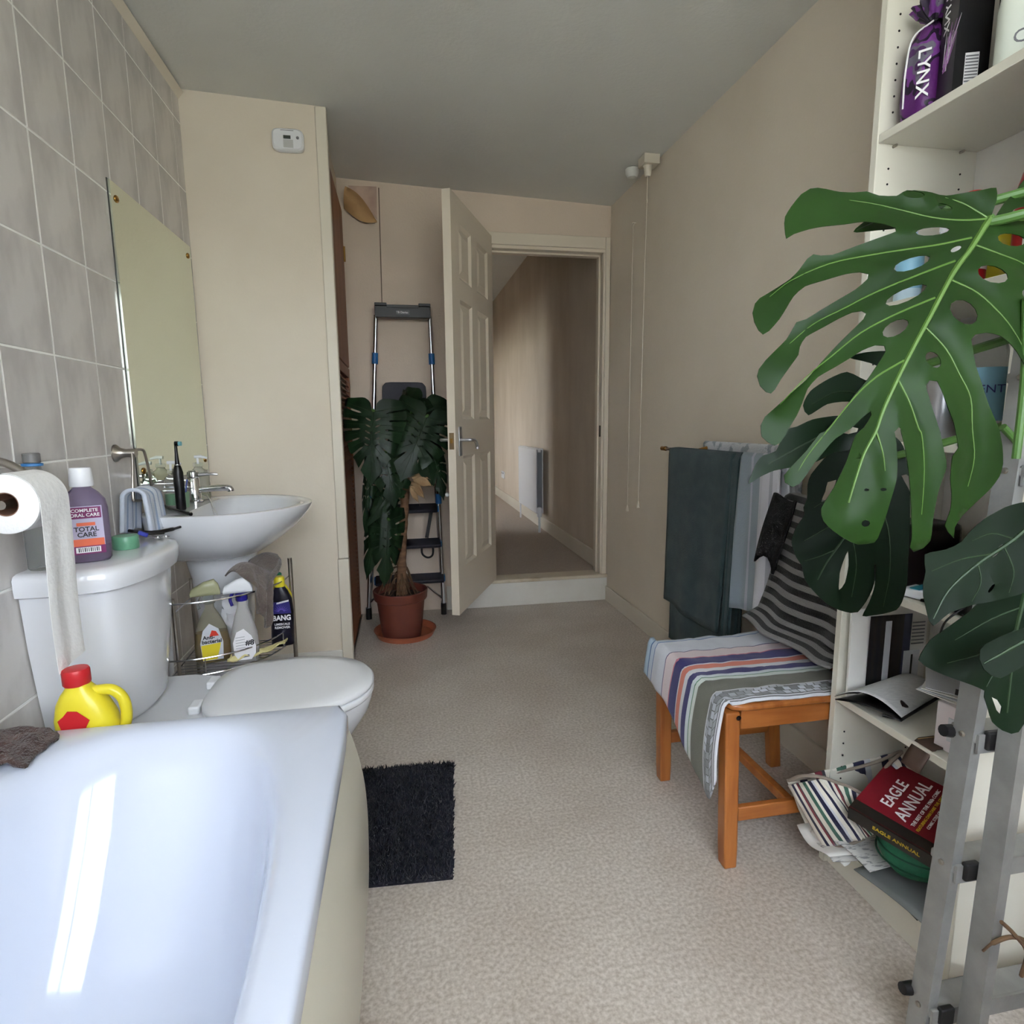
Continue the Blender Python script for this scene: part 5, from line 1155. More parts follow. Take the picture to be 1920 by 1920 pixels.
# shelf at Z4 (behind the big leaf)
def simple_bottle(p, r, hgt, m, capm, label, labm=None, txt=None):
    t = thing('toiletry_bottle', label, 'bottle', p)
    obj('bottle_body', MB().lathe([(r*.94, 0), (r, .004), (r, hgt*.7), (r*.8, hgt*.82), (r*.4, hgt*.86), (r*.38, hgt*.88)], 30, p), m, t, ang=50)
    obj('bottle_cap', MB().lathe([(r*.44, hgt*.88), (r*.46, hgt*.885), (r*.44, hgt*.99), (r*.4, hgt)], 24, p), capm, t, ang=40)
    if labm: obj('label', MB().lathe([(r*1.01, hgt*.18), (r*1.02, hgt*.19), (r*1.02, hgt*.58), (r*1.01, hgt*.59)], 30, p, False), labm, t, ang=50)
    if txt:
        fd_ = Vector((-p.x, -p.y, 0)).normalized(); text('lettering', txt, r*.62, M_nv, t, p+fd_*(r*1.05)+Vector((0,0,hgt*.42)), Vector((0,0,1)).cross(fd_), (0,0,1))
    return t
M_bll = mat('pale_blue_label', (140, 190, 214), .4); M_teal = mat('teal_print', (40, 140, 160), .4); M_pink = mat('pink_card', (226, 176, 200), .5)
simple_bottle(Vector((1.11, 1.185, Z4)), .026, .17, mat('pale_blue_bottle', (190, 214, 228), .3), M_plw, 'pale blue toiletry bottle on the upper shelf by the bookcase side', M_bll)
simple_bottle(Vector((1.125, 1.115, Z4)), .026, .15, M_plw, M_plw, 'white toiletry bottle on the upper shelf', M_lg)
simple_bottle(Vector((1.10, 1.035, Z4)), .03, .18, mat('red_bottle', (190, 34, 46), .3), M_red, 'red toiletry bottle on the upper shelf', M_txw)
simple_bottle(Vector((1.165, .965, Z4)), .033, .24, mat('red_tall_bottle', (176, 30, 36), .3), M_red, 'tall red bottle on the upper shelf near the ladder')
simple_bottle(Vector((1.20, 1.05, Z4)), .03, .13, M_yel, M_plw, 'yellow toiletry bottle at the back of the upper shelf')
# shelf at Z3
t = thing('black_wash_case', 'black case at the far end of the middle shelf', 'case', Vector((1.15, 1.17, Z3))); obj('case_body', MB().obox((1.16, 1.165, Z3+.075), (.17, .11, .145)), M_black, t, bevel=.015); obj('zip', MB().box((1.0735, 1.12, Z3+.11), (1.0755, 1.21, Z3+.114)), M_steel, t)
simple_bottle(Vector((1.10, .975, 1.0935)), .034, .24, M_clear, M_plw, 'clear pump bottle with blue label behind the big leaf', M_bll, 'ESSENTI')
simple_bottle(Vector((1.13, 1.09, 1.0935)), .03, .20, mat('silver_can', (190, 190, 196), .3, .8), M_black, 'silver can with black top on the middle shelf')
t = thing('cotton_box', 'pink cardboard box on the middle shelf', 'box', Vector((1.20, .99, Z3))); obj('carton', MB().obox((1.22, 1.0, Z3+.055), (.09, .12, .11)), M_pink, t, bevel=.002); obj('carton_flap', MB().obox((1.22, 1.0, Z3+.113), (.088, .118, .003)), M_pink, t)
# shelf at Z2b (.742): dark bundle and teal packet
t = thing('dark_pouch', 'black soft pouch lying on the shelf above the magazines', 'pouch', Vector((1.12, 1.10, Z3)))
g = [[Vector((1.055+.10*i/12, .905+.12*j/10, Z3+.006+.035*math.sin(PI*i/12)**.6*math.sin(PI*j/10)**.6)) for j in range(11)] for i in range(13)]
obj('pouch_body', MB().sheet(g, .006), M_black, t, ang=180); obj('drawstring', MB().tube(bez([(1.06, .93, Z3+.02), (1.03, .94, Z3-.01), (1.028, .95, Z3-.05)], 6), .002, 6), M_black, t)
t = thing('teal_packet', 'white and teal packet on the shelf edge above the magazines', 'packet', Vector((1.07, 1.10, Z3))); obj('packet_body', MB().obox((1.085, 1.055, Z3+.012), (.05, .05, .02), (0, 0, .3)), M_plw, t, bevel=.003); obj('packet_stripe', MB().obox((1.085, 1.055, Z3+.0235), (.05, .02, .002), (0, 0, .3)), M_teal, t)
# ---- shelf Z2 (.4635): upright magazine, folded magazine, boxes
mg = thing('upright_magazine', 'magazine with a dark car photo standing against the bookcase side', 'magazine', Vector((1.18, 1.2, Z2)))
my = BY1-BT-.012
def mp_(x, z, d=0): return Vector((x, my-.006-.0006-d-.04*(.25-(z-Z2))*.3, z))
obj('pages', MB().obox((1.165, my-.006, Z2+.112), (.215, .006, .222), (-.02, 0, 0)), M_paper, mg, smooth=False)
M_ph = mat('dark_photo_print', (54, 46, 40), .3, c2=(26, 26, 34), scale=9, stretch=(6, 1, .6)); M_ph2 = mat('slate_photo_print', (74, 78, 104), .3, c2=(50, 50, 70), scale=6)
def card(x0, x1, z0, z1, m, nm, d=.003): return obj(nm, MB().box((x0, my-.0105-d, z0), (x1, my-.0095-d, z1)), m, mg, smooth=False)
card(1.105, 1.20, Z2+.005, Z2+.205, M_ph, 'photo_print'); card(1.148, 1.165, Z2+.02, Z2+.19, M_lg, 'photo_print', .0036); card(1.20, 1.222, Z2+.005, Z2+.205, M_ph2, 'photo_print'); card(1.205, 1.25, Z2+.03, Z2+.11, M_lg, 'photo_print', .0044); card(1.226, 1.231, Z2+.03, Z2+.10, M_ph, 'photo_print', .005)
for k in range(7): card(1.226, 1.262, Z2+.125+.009*k, Z2+.128+.009*k, M_gry, 'print_line', .002)
fm = thing('folded_magazine', 'curled open magazine with black inside lying on the lower shelf', 'magazine', Vector((1.12, 1.13, Z2)))
def roll(th0, rad, z0, w0, w1, y0, y1, n=16):
    g = []
    for i in range(n):
        t = i/(n-1); a = PI*(1.0-t*.92)
        g.append([Vector((0,0,0))])
    return g
A, B, C_, Dd = at_z(1568, 1284, Z2+.05), at_z(1690, 1352, Z2+.012), at_z(1765, 1308, Z2+.012), at_z(1652, 1262, Z2+.06)
g = []
for i in range(15):
    t = i/14; a = A.lerp(Dd, t); b = B.lerp(C_, t); row = []
    for j in range(15):
        s_ = j/14; p = a.lerp(b, s_); p.z = Z2+.010+.055*math.sin(PI*(.12+.80*s_))*(.75+.25*t); row.append(p)
    g.append(row)
obj('cover_page', MB().sheet(g, .0015), mat('printed_page', (206, 206, 204), .5, c2=(190, 190, 190), scale=60, stretch=(1, 8, 1)), fm, ang=180)
g2 = [[Vector((p.x, p.y, Z2+.004+(p.z-Z2)*.35)) for p in r] for r in g]; obj('under_pages', MB().sheet(g2, .003), M_black, fm, ang=180)
g3 = [[Vector((p.x-.004, p.y-.002, p.z-.003)) for p in r[:6]] for r in g]; obj('inner_page', MB().sheet(g3, .0012), M_black, fm, ang=180)
t = thing('dark_camera_case', 'dark brown case inside the curl of the magazine', 'case', Vector((1.10, 1.15, Z2))); obj('case_body', MB().lathe([(.001, -.05), (.012, -.048), (.015, -.02), (.015, .03), (.010, .048), (.001, .05)], 20, Vector((1.105, 1.135, Z2+.026)), True, Matrix.Rotation(PI/2, 3, 'X')), mat('dark_brown_leather', (52, 42, 38), .5), t); obj('strap', MB().tube(bez([(1.10, 1.09, Z2+.02), (1.08, 1.08, Z2+.01), (1.06, 1.10, Z2+.008)], 5), .003, 6), M_black, t)
t = thing('white_carton', 'white carton near the ladder on the lower shelf', 'box', Vector((1.15, .95, Z2))); obj('carton', MB().obox((1.125, .945, Z2+.05), (.09, .085, .10), (0, 0, .15)), mat('pale_pink_card', (232, 222, 226), .5), t, bevel=.002); obj('carton_print', MB().obox((1.0795, .94, Z2+.05), (.001, .03, .05), (0, 0, .15)), M_lg, t)
t = thing('loose_leaflets', 'loose leaflets on top of the white carton', 'leaflets', Vector((1.14, .97, Z2+.1)))
for k in range(4): obj('leaflet', MB().obox((1.15+.006*k, .975+.008*k, Z2+.103+.003*k), (.12, .15, .0016), (.02*k, -.03, .25+.18*k)), (M_paper, M_lg)[k % 2], t, smooth=False)
obj('leaflet_print', MB().obox((1.13, .96, Z2+.1145), (.03, .05, .0008), (.06, -.03, .7)), M_black, t, smooth=False)
t = thing('brown_comb_case', 'brown leather strap hanging over the lower shelf edge', 'strap', Vector((1.05, .98, Z2))); g = [[Vector((1.10-.075*i/10, 1.005-.045*j/4, Z2+.004-.0-(.05*max(0, (i-5)/5)**1.5))) for j in range(5)] for i in range(11)]; obj('strap_body', MB().sheet(g, .004), mat('brown_leather', (82, 64, 54), .6), t, ang=180); obj('stitching', MB().tube([(1.098, .999, Z2+.0068), (1.055, .999, Z2+.0068)], .0008, 5), M_tan, t)
# ---- bottom shelf (Z1): papers, striped wash bag, green pouch, red annual
t = thing('paper_pile', 'pile of newspapers and magazines spilling off the bottom shelf', 'papers', Vector((1.08, 1.1, Z1)))
M_news = mat('newsprint', (206, 204, 200), .9, c2=(150, 150, 150), scale=50, lo=.55, hi=.62, stretch=(1, 4, 1)); M_gm = mat('dark_glossy_cover', (60, 64, 60), .25, c2=(34, 36, 36), scale=8, stretch=(8, 1, 1))
def ppage(c, sx_, sy__, rz, z, m, nm, curl=.02, ph_=0):
    g = []; R_ = Matrix.Rotation(rz, 3, 'Z')
    for i in range(13):
        g.append([Vector(c)+R_ @ Vector(((i/12-.5)*sx_, (j/8-.5)*sy__, z+curl*max(0, .5-i/12)*math.sin(j*.5+ph_)*.6-.05*max(0, .30-i/12)**1.2*(curl > .03))) for j in range(9)])
    return obj(nm, MB().sheet(g, .0022), m, t, ang=180)
ppage((1.16, 1.015, Z1), .25, .18, .1, .004, M_gm, 'magazine', .0); ppage((1.16, 1.02, Z1), .25, .18, -.05, .010, M_gm, 'magazine', .0); ppage((1.15, 1.02, Z1), .27, .17, .15, .016, mat('grey_glossy_cover', (128, 132, 130), .3), 'magazine', .01)
ppage((1.105, 1.15, Z1), .26, .15, -.2, .024, M_news, 'newspaper', .05, 1); ppage((1.10, 1.155, Z1), .28, .14, -.12, .036, M_paper, 'newspaper', .06, 2); ppage((1.12, 1.13, Z1), .25, .16, .1, .044, M_news, 'newspaper', .03)
ob = MB()
g = []
for i in range(18):
    t_ = i/17; a = PI*1.5*t_; g.append([Vector((1.012-.018*math.cos(a)-.006, 1.215-.10*j/8, Z1+.012+.02*math.sin(a)*.8)) for j in range(9)])
obj('rolled_page', MB().sheet(g, .002), M_paper, t, ang=180)
# striped wash bag
BS = []
cyc = [(232, 226, 214), (34, 34, 66), (232, 226, 214), (120, 44, 56), (60, 60, 64), (228, 222, 208), (62, 100, 84), (232, 226, 214), (34, 34, 66), (206, 206, 210)]
wd_ = [.016, .010, .012, .010, .004, .016, .014, .010, .016, .008]
q_ = 0; k = 0

BS = []
while q_ < 1 and len(BS) < 31: BS.append((q_, cyc[k % 10])); q_ += wd_[k % 10]*6.5; k += 1
M_bag = uvstripes('striped_cotton', BS, axis=0, bump=.3, bscale=200)
wg = thing('striped_wash_bag', 'open striped cotton wash bag hanging out of the bottom shelf', 'wash bag', Vector((1.0, 1.17, .1)))
def wall(P, n=22, m_=14, bulge=.02, nrm=(-1, -.4, .2), ph=0):
    """quilt between four corners p00 p10 p11 p01"""
    p00, p10, p11, p01 = (Vector(p) for p in P); nr = Vector(nrm).normalized(); g = []
    for i in range(n):
        u_ = i/(n-1); row = []
        for j in range(m_):
            v_ = j/(m_-1); p = p00.lerp(p10, u_).lerp(p01.lerp(p11, u_), v_); row.append(p+nr*(bulge*math.sin(PI*u_)*math.sin(PI*v_)+.005*nz((u_*5+ph, v_*5, ph))))
        g.append(row)
    return g
wb0 = at_y(1478, 1472, 1.235); wb1 = at_y(1545, 1590, 1.16); wb2 = at_y(1620, 1572, 1.10); wb3 = at_y(1540, 1460, 1.16); wb4 = at_y(1632, 1492, 1.12); wb5 = at_y(1690, 1412, 1.16); wb6 = at_y(1715, 1470, 1.12)
obj('front_side', MB().sheet(wall([wb0, wb3, wb2, wb1], bulge=.03, nrm=(-.6, -1, .3)), .004), M_bag, wg, ang=180)
obj('long_side', MB().sheet(wall([wb3, wb4, at_y(1650, 1560, 1.09), wb2], bulge=-.015, nrm=(0, -1, .6), ph=3), .004), M_bag, wg, ang=180)
obj('end_side', MB().sheet(wall([wb4, wb5, wb6, at_y(1640, 1530, 1.1)], bulge=.015, nrm=(0, -1, .6), ph=6), .004), M_bag, wg, ang=180)
obj('back_side', MB().sheet(wall([at_y(1475, 1462, 1.24), at_y(1680, 1412, 1.22), at_y(1690, 1500, 1.22), at_y(1520, 1570, 1.24)], bulge=.01, nrm=(0, 1, .2), ph=9), .004), M_bag, wg, ang=180)
obj('binding', MB().tube(bez([wb0+Vector((0,0,.012)), at_y(1502, 1455, 1.19), wb3+Vector((0,0,.004)), at_y(1590, 1475, 1.14), wb4+Vector((0,0,.004)), at_y(1660, 1440, 1.15), wb5+Vector((0,0,.004)), at_y(1640, 1430, 1.21), at_y(1560, 1450, 1.235), wb0+Vector((0,0,.012))], 8), .004, 8), mat('taupe_binding', (150, 138, 126), .9), wg)
obj('binding', MB().tube(bez([wb1+Vector((-.01, 0, -.006)), wb1.lerp(wb2, .5)+Vector((0,-.004,-.004)), wb2], 6), .004, 8), bpy.data.materials['taupe_binding'], wg)
# green pouch
gpz = at_y(1690, 1640, 1.03); t = thing('green_pouch', 'green quilted fabric pouch under the red book', 'pouch', Vector((gpz.x, gpz.y, Z1)))
gpc = Vector((1.13, 1.02, Z1+.098)); rings = []
for i in range(15):
    a = -PI/2+PI*i/14; r = math.cos(a)**.6 if math.cos(a) > 1e-6 else .0; rings.append([gpc+Vector((.105*r*math.cos(t2)*(1+.04*nz((t2, i, 1))), .085*r*math.sin(t2), .050*math.sin(a)+.004*math.sin(5*t2)*r)) for t2 in (2*PI*k/36 for k in range(36))])
obj('pouch_body', MB().loft(rings), mat('green_nylon', (38, 112, 78), .6, c2=(30, 92, 64), scale=20, bump=.4, bscale=60), t, ang=180)
for dz in (-.012, .012): obj('seam_piping', MB().tube([gpc+Vector((.1065*math.cos(t2), .0865*math.sin(t2), dz)) for t2 in (PI*.7+PI*1.0*k/24 for k in range(25))], .0022, 6), mat('dark_green_piping', (20, 72, 50), .6) if dz < 0 else bpy.data.materials['dark_green_piping'], t)
# red annual
SA, SB, BC = at_z(1592, 1512, .265), at_z(1762, 1612, .245), at_z(1700, 1458, .30)
ux = (SB-SA).normalized(); vx = (BC-SA); vx = (vx-ux*vx.dot(ux)).normalized(); nx = ux.cross(vx)
if nx.z < 0: nx = -nx
LB, WB, TBk = .222, .200, .034
bk = thing('red_annual_book', 'thick red and black annual book lying on the green pouch', 'book', SA)
def bpnt(a, b, c): return SA + ux*a + vx*b + nx*c
def slab(a0, a1, b0, b1, c0, c1, m, nm, par=bk, **k_): return obj(nm, MB().add([bpnt(a, b, c) for c in (c0, c1) for a, b in ((a0, b0), (a1, b0), (a1, b1), (a0, b1))], [(0,3,2,1),(4,5,6,7),(0,1,5,4),(1,2,6,5),(2,3,7,6),(3,0,4,7)]), m, par, smooth=False, **k_)
M_rb = mat('crimson_cover', (132, 24, 40), .4, c2=(118, 20, 34), scale=10); M_sp = mat('black_spine', (34, 30, 26), .4)
slab(.003, LB-.003, .003, WB-.003, -TBk+.003, -.003, M_paper, 'pages'); slab(0, LB, 0, WB, -.003, 0, M_rb, 'front_cover'); slab(0, LB, 0, WB, -TBk, -TBk+.003, M_sp, 'back_cover'); slab(0, LB, -.003, .003, -TBk, 0, M_sp, 'spine'); slab(0, LB, .003, .030, .0, .0004, M_sp, 'spine_wrap')
M_ylp = mat('yellow_emblem_print', (214, 184, 44), .4)
# lettering runs along the cover, read from the far end
tr_d, tu_d = vx, -ux
for s_, a_, z_, b_ in (('EAGLE', .052, .034, .105), ('ANNUAL', .088, .036, .113)): text('lettering', s_, z_, M_txw, bk, bpnt(a_, b_, .0008), tr_d, tu_d, bold=.012, sx=.95)
text('lettering', 'THE BEST OF THE 1960s COMIC', .0098, M_txw, bk, bpnt(.113, .112, .0008), tr_d, tu_d, bold=.01); text('lettering', 'FEATURING DAN DARE THE GREATEST', .0085, M_ylp, bk, bpnt(.125, .112, .0008), tr_d, tu_d, bold=.01); text('lettering', 'COMIC STRIP OF ALL TIME', .0085, M_txw, bk, bpnt(.137, .108, .0008), tr_d, tu_d, bold=.01)
for k in range(5): a0 = .160+.007*k; obj('eagle_emblem', MB().prism([bpnt(a0, .125-.010*k*.6, .0004), bpnt(a0+.006, .125-.010*k*.6, .0004), bpnt(a0+.008, .19, .0004), bpnt(a0+.002, .195, .0004)], nx*.0005), M_ylp, bk, smooth=False)
text('lettering', 'EAGLE ANNUAL', .013, M_ylp, bk, bpnt(.10, -.0035, -TBk/2), ux, nx, bold=.01)
# ================================================================ bath mat
bm0 = thing('bath_mat', 'small navy shaggy bath mat on the floor beside the toilet', 'bath mat', (-.05, 1.62, 0))
MQ = [Vector((-.235, 1.375, 0)), Vector((.090, 1.355, 0)), Vector((.136, 1.868, 0)), Vector((-.19, 1.885, 0))]
M_navy = mat('navy_pile', (18, 17, 32), .98, c2=(12, 11, 22), scale=30, sheen=.2)
obj('backing', MB().prism([p+Vector((0,0,.0005)) for p in MQ], (0, 0, .006)), M_navy, bm0, smooth=False)
pb = MB(); rnd = random.Random(5)
for k in range(9000):
    u_, v_ = rnd.random(), rnd.random(); p = MQ[0].lerp(MQ[1], u_).lerp(MQ[3].lerp(MQ[2], u_), v_); a = rnd.uniform(0, 6.28); r = .0042
    tipv = p+Vector((rnd.gauss(0, .006), rnd.gauss(.002, .006), .012+rnd.random()*.010)); z = Vector((0,0,.005))
    pb.add([p+z+Vector((r*math.cos(a), r*math.sin(a), 0)), p+z+Vector((r*math.cos(a+2.1), r*math.sin(a+2.1), 0)), p+z+Vector((r*math.cos(a+4.2), r*math.sin(a+4.2), 0)), tipv], [(0,1,3),(1,2,3),(2,0,3)])
obj('pile', pb, M_navy, bm0, smooth=False, kind='stuff')
# ================================================================ aluminium ladder in the foreground
M_ald = mat('worn_aluminium', (164, 164, 161), .45, .55, c2=(150, 150, 147), scale=20, bump=.1, bscale=40)
la = thing('aluminium_ladder', 'worn aluminium step ladder standing in front of the bookcase', 'ladder', (1.0, .75, 0))
def rail(x0, x1, y, ztop, nm='rail', w_=.019, d_=.036, lean=0.0):
    mb = MB(); lo, hi = Vector((x0, y, 0.0)), Vector((x1, y+lean, ztop))
    # open channel: web plus two flanges
    def bar(ax, ay, bx, by): mb.add([q+Vector((x, yy, 0)) for q in (lo, hi) for x, yy in ((ax, ay), (bx, ay), (bx, by), (ax, by))], [(0,3,2,1),(4,5,6,7),(0,1,5,4),(1,2,6,5),(2,3,7,6),(3,0,4,7)])
    bar(0, 0, .0025, d_); bar(.0025, 0, w_, .0025); bar(.0025, d_-.0025, w_, d_)
    bar(w_-.002, .0025, w_, .007)
    return obj(nm, mb, M_ald, la, smooth=False)
def rx1(z): return .862+.060*z
rail(rx1(0), rx1(1.75), .752, 1.75)
rail(1.225, 1.225, .752, 1.75)
rail(.911, .911+.024*1.62, .700, 1.62, 'support_leg'); rail(1.17, 1.17-.0, .700, 1.62, 'support_leg')
for v in (1610, 1866, 1375, 1085, 880, 700):
    z = at_y(1880, v, .752).z
    if z > 1.7: continue
    x0 = rx1(z)+.003; x1 = 1.222
    obj('tread', MB().box((x0, .748, z-.012), (x1, .796, z+.004)), M_ald, la, bevel=.003)
    obj('tread_lip', MB().box((x0, .7445, z-.026), (x1, .7485, z+.006)), M_ald, la)
    obj('tread_cap', MB().box((x0+.012, .738, z-.020), (x0+.040, .7495, z+.012)), M_black, la, bevel=.003, label='black plastic tread end cap')
    obj('rivet', MB().lathe([(.005, 0), (.005, .002), (.003, .0035)], 12, (rx1(z)-.0002, .770, z-.004), True, Matrix.Rotation(-PI/2, 3, 'Y')), M_steel, la)
for v in (1365, 1830):
    z = at_y(1760, v, .80).z; obj('pivot_knob', MB().tube([(rx1(z)-.014, .792, z), (rx1(z)+.01, .792, z-.004)], [.010, .012], 12), M_black, la)
for x, y in ((.862, .752), (1.225, .752), (.911, .70), (1.17, .70)): obj('foot', MB().box((x-.004, y-.003, 0), (x+.023, y+.039, .045)), M_black, la, bevel=.003)
obj('top_step', MB().box((.945, .70, 1.751), (1.235, .80, 1.775)), M_ald, la, bevel=.004)
# dry stem lying on the low tread
M_tw = mat('dry_brown_stem', (112, 86, 60), .8, c2=(80, 60, 44), scale=14)
zt = at_y(1880, 1866, .752).z
ds = thing('dried_stem', 'curled dry brown leaf stem caught on the ladder', 'dry stem', at_y(1890, 1760, .69))
obj('stem', MB().tube(bez([at_y(1843, 1783, .70), at_y(1862, 1768, .69), at_y(1895, 1757, .685), at_y(1925, 1766, .68), at_y(1960, 1800, .69)], 6), [.002]*6+[.0035]*19, 8), M_tw, ds)
obj('stem', MB().tube(bez([at_y(1878, 1729, .68), at_y(1900, 1750, .68), at_y(1925, 1785, .68), at_y(1915, 1830, .69)], 6), .0032, 8), M_tw, ds)
obj('leaf_curl', MB().tube(bez([at_y(1925, 1766, .68), at_y(1940, 1850, .685), at_y(1935, 1880, .70)], 6), [.003, .003, .004, .006, .008, .009, .009, .008, .006, .004, .003, .003, .002], 8), M_tw, ds)

# ================================================================ large monstera in the foreground
def c6(*p): return [(1400+x*.2708, 300+y*.2708) for x, y in p]
def c7(*p): return [(1400+x*.2708, 800+y*.2708) for x, y in p]
fp = thing('large_monstera', 'large monstera plant with glossy slit leaves at the right edge', 'plant', (1.10, .30, 0))
ppc = Vector((1.10, .30, 0))
obj('pot', MB().lathe([(.105, .001), (.112, .004), (.15, .24), (.155, .25), (.165, .252), (.167, .29), (.158, .292), (.148, .25)], 48, ppc), M_pot, fp, ang=35)
obj('soil', MB().lathe([(.146, .25), (.144, .262), (.001, .27)], 24, ppc), bpy.data.materials['dark_soil'], fp)
fk = bez([ppc+Vector((0, 0, .25)), ppc+Vector((.02, .02, .6)), ppc+Vector((.0, .06, 1.0)), ppc+Vector((-.02, .10, 1.35))], 8)
obj('trunk', MB().tube(fk, [.022+.0015*math.sin(i*2) for i in range(len(fk))], 14), M_trunk, fp, ang=60)
obj('support_pole', MB().tube([ppc+Vector((.05, .0, .26)), ppc+Vector((.05, .05, 1.3))], .011, 10), M_tan, fp)
def big_leaf(out, holes, veins, P0, nrm, m, mv, fold=.6, th=.0012, stem=True, vsink=.004, curl=.0, midpx=None, step=.008, grid=.014, vr=.0022):
    """traced leaf: picture outline laid on the blade's own plane, then bent"""
    P0 = Vector(P0); n = Vector(nrm).normalized()
    ex_ = Vector((0,0,1)).cross(n) * 1; ex_ = -ex_ if ex_.x < 0 else ex_; ex_.normalize(); ey = n.cross(ex_); ey = ey if ey.z > 0 else -ey
    cam_p = Vector((0, 0, CAMH))
    def to2(q):
        r = ray(*q); t = (P0-cam_p).dot(n)/r.dot(n); d = cam_p+r*t-P0; return Vector((d.dot(ex_), d.dot(ey)))
    O = [to2(q) for q in out]; H = [[to2(q) for q in h] for h in holes]; V = [[to2(q) for q in v] for v in veins]
    mid = V[0] if V else [O[0], O[len(O)//2]]
    segs = [(a, b) for v in V for a, b in zip(v, v[1:])]; ms = list(zip(mid, mid[1:])); ctr = sum(O, Vector((0,0)))/len(O)
    def f3(p):
        dm = min(segd(p, a, b) for a, b in ms); dv = min([segd(p, a, b) for a, b in segs] or [1])
        off = -fold*dm*dm - curl*max(0, -p.y-.22)**2 + vsink*(1-math.exp(-(dv/.016)**2))
        return P0 + ex_*p.x + ey*p.y + n*off
    l = obj('leaf', leaf_mesh(O, H, V, f3, step, grid, th, n), m, fp, ang=75)
    if V:
        vb = MB()
        for k, v in enumerate(V):
            v = [Vector((q.x, q.y)) for q in bez([Vector((q.x, q.y, 0)) for q in v], 4)]; pts = []
            for a, b in zip(v, v[1:]):
                kk = max(1, int((b-a).length/.012)); pts += [f3(a.lerp(b, i/kk))+n*.0006 for i in range(kk)]
            pts.append(f3(v[-1])+n*.0006); L_ = len(pts)
            vb.tube(pts, [(vr*1.9 if k == 0 else vr*.62)*(1.1-.8*i/L_) for i in range(L_)], 6)
        obj('leaf_veins', vb, mv, l)
    if stem is not False:
        b = f3(mid[0]) if V else P0; s = fk[min(int(stem), len(fk)-1)]
        obj('petiole', MB().tube(bez([s, s.lerp(b, .55)+Vector((.05, -.02, .05)), b+(s-b).normalized()*.02-n*.004, b-n*.002], 8), [.007]*25, 10), M_pet, fp)
    return l
def ell(cx, cy, a, b, r, f=c6, n=12):
    r = math.radians(r); return f(*[(cx+a*math.cos(t)*math.cos(r)-b*math.sin(t)*math.sin(r), cy+a*math.cos(t)*math.sin(r)+b*math.sin(t)*math.cos(r)) for t in (2*PI*k/n for k in range(n))])
A_out = c6((1695,385),(1712,300),(1710,207),(1620,220),(1390,240),(1240,220),(1160,207),(1100,215),(1050,235),(940,220),(860,185),(780,182),(650,160),(540,130),(490,130),(430,165),(360,250),(318,320),(310,370),(318,490),(370,460),(470,435),(560,425),(700,422),(830,413),(960,440),(1030,470),(1035,495),(900,540),(760,585),(620,630),(540,632),(490,622),(450,650),(400,720),(340,780),(230,850),(130,910),(95,950),(75,1020),(85,1090),(110,1150),(140,1183),(180,1160),(250,1080),(300,1000),(350,920),(430,850),(560,815),(700,780),(790,773),(845,790),(840,820),(760,890),(640,960),(520,1030),(430,1085),(365,1105),(340,1150),(300,1220),(230,1290),(150,1370),(105,1430),(92,1480),(110,1550),(150,1595),(185,1605),(210,1580),(250,1510),(320,1410),(370,1340),(385,1280),(430,1210),(540,1150),(650,1090),(740,1050),(800,1045),(825,1065),(810,1100),(730,1180),(640,1270),(540,1380),(480,1450),(430,1510),(340,1590),(220,1700),(140,1770),(112,1830),(115,1880)) \
  + c7((120,60),(160,100),(205,125),(240,110),(280,50)) + c6((290,1870),(350,1770),(390,1680),(430,1580),(500,1500),(620,1430),(720,1370),(790,1325),(880,1290),(940,1295),(950,1330),(900,1420),(830,1530),(740,1640),(690,1720),(640,1780),(560,1870)) \
  + c7((520,40),(440,150),(330,270),(280,330),(290,380),(340,412),(390,390),(440,320),(490,240),(560,150),(620,80)) + c6((720,1860),(790,1790),(850,1740),(860,1765),(810,1850)) \
  + c7((750,60),(720,160),(690,260),(620,420),(545,560),(570,650),(650,720),(740,775),(840,815),(950,800),(970,770),(1000,650),(1030,500),(1062,350),(1060,250),(1040,120),(1020,40)) + c6((1015,1890),(1050,1850),(1090,1890)) \
  + c7((1060,20),(1100,150),(1150,350),(1200,600),(1225,780),(1222,830),(1260,866),(1325,840),(1370,790),(1370,700),(1380,450),(1415,270),(1390,180),(1350,50)) + c6((1350,1890),(1290,1750),(1225,1570),(1250,1532),(1305,1538),(1340,1600),(1390,1720),(1440,1820)) \
  + c7((1490,140),(1450,200),(1455,350),(1480,450),(1490,560),(1465,680),(1500,725),(1552,765),(1545,690),(1590,610),(1680,520),(1780,420),(1840,330),(1855,240),(1830,120),(1790,10)) + c6((1780,1840),(1700,1700),(1640,1560),(1580,1420),(1555,1310),(1540,1250),(1570,1215),(1650,1200),(1750,1215),(1830,1260),(1900,1320),(1960,1400),(2050,1480),(2150,1460),(2180,1350),(2100,1180),(2010,1050),(2060,1010),(2250,1150),(2320,1000),(2200,830),(2090,740),(2130,700),(2350,740),(2400,560),(2280,420),(2130,360),(2200,250),(2180,90),(2050,40),(1980,60),(1920,130),(1850,220),(1760,320),(1722,392))
A_h = [ell(1160,236,70,24,8), ell(1370,327,54,24,22), ell(1280,498,115,28,-5), ell(1443,620,45,16,-28), ell(1138,720,130,40,-18), ell(1095,940,152,42,-24), ell(1022,1170,100,48,-32), ell(1490,1062,105,75,35), ell(1690,800,110,56,15), ell(1820,560,98,40,10), ell(1280,1390,64,48,45), ell(1900,350,70,18,-10), ell(1950,930,50,36,20), ell(868,665,30,24,0,c7), ell(970,430,24,12,0,c7,8), ell(855,432,16,10,0,c7,8), ell(816,210,10,14,0,c7,8)]
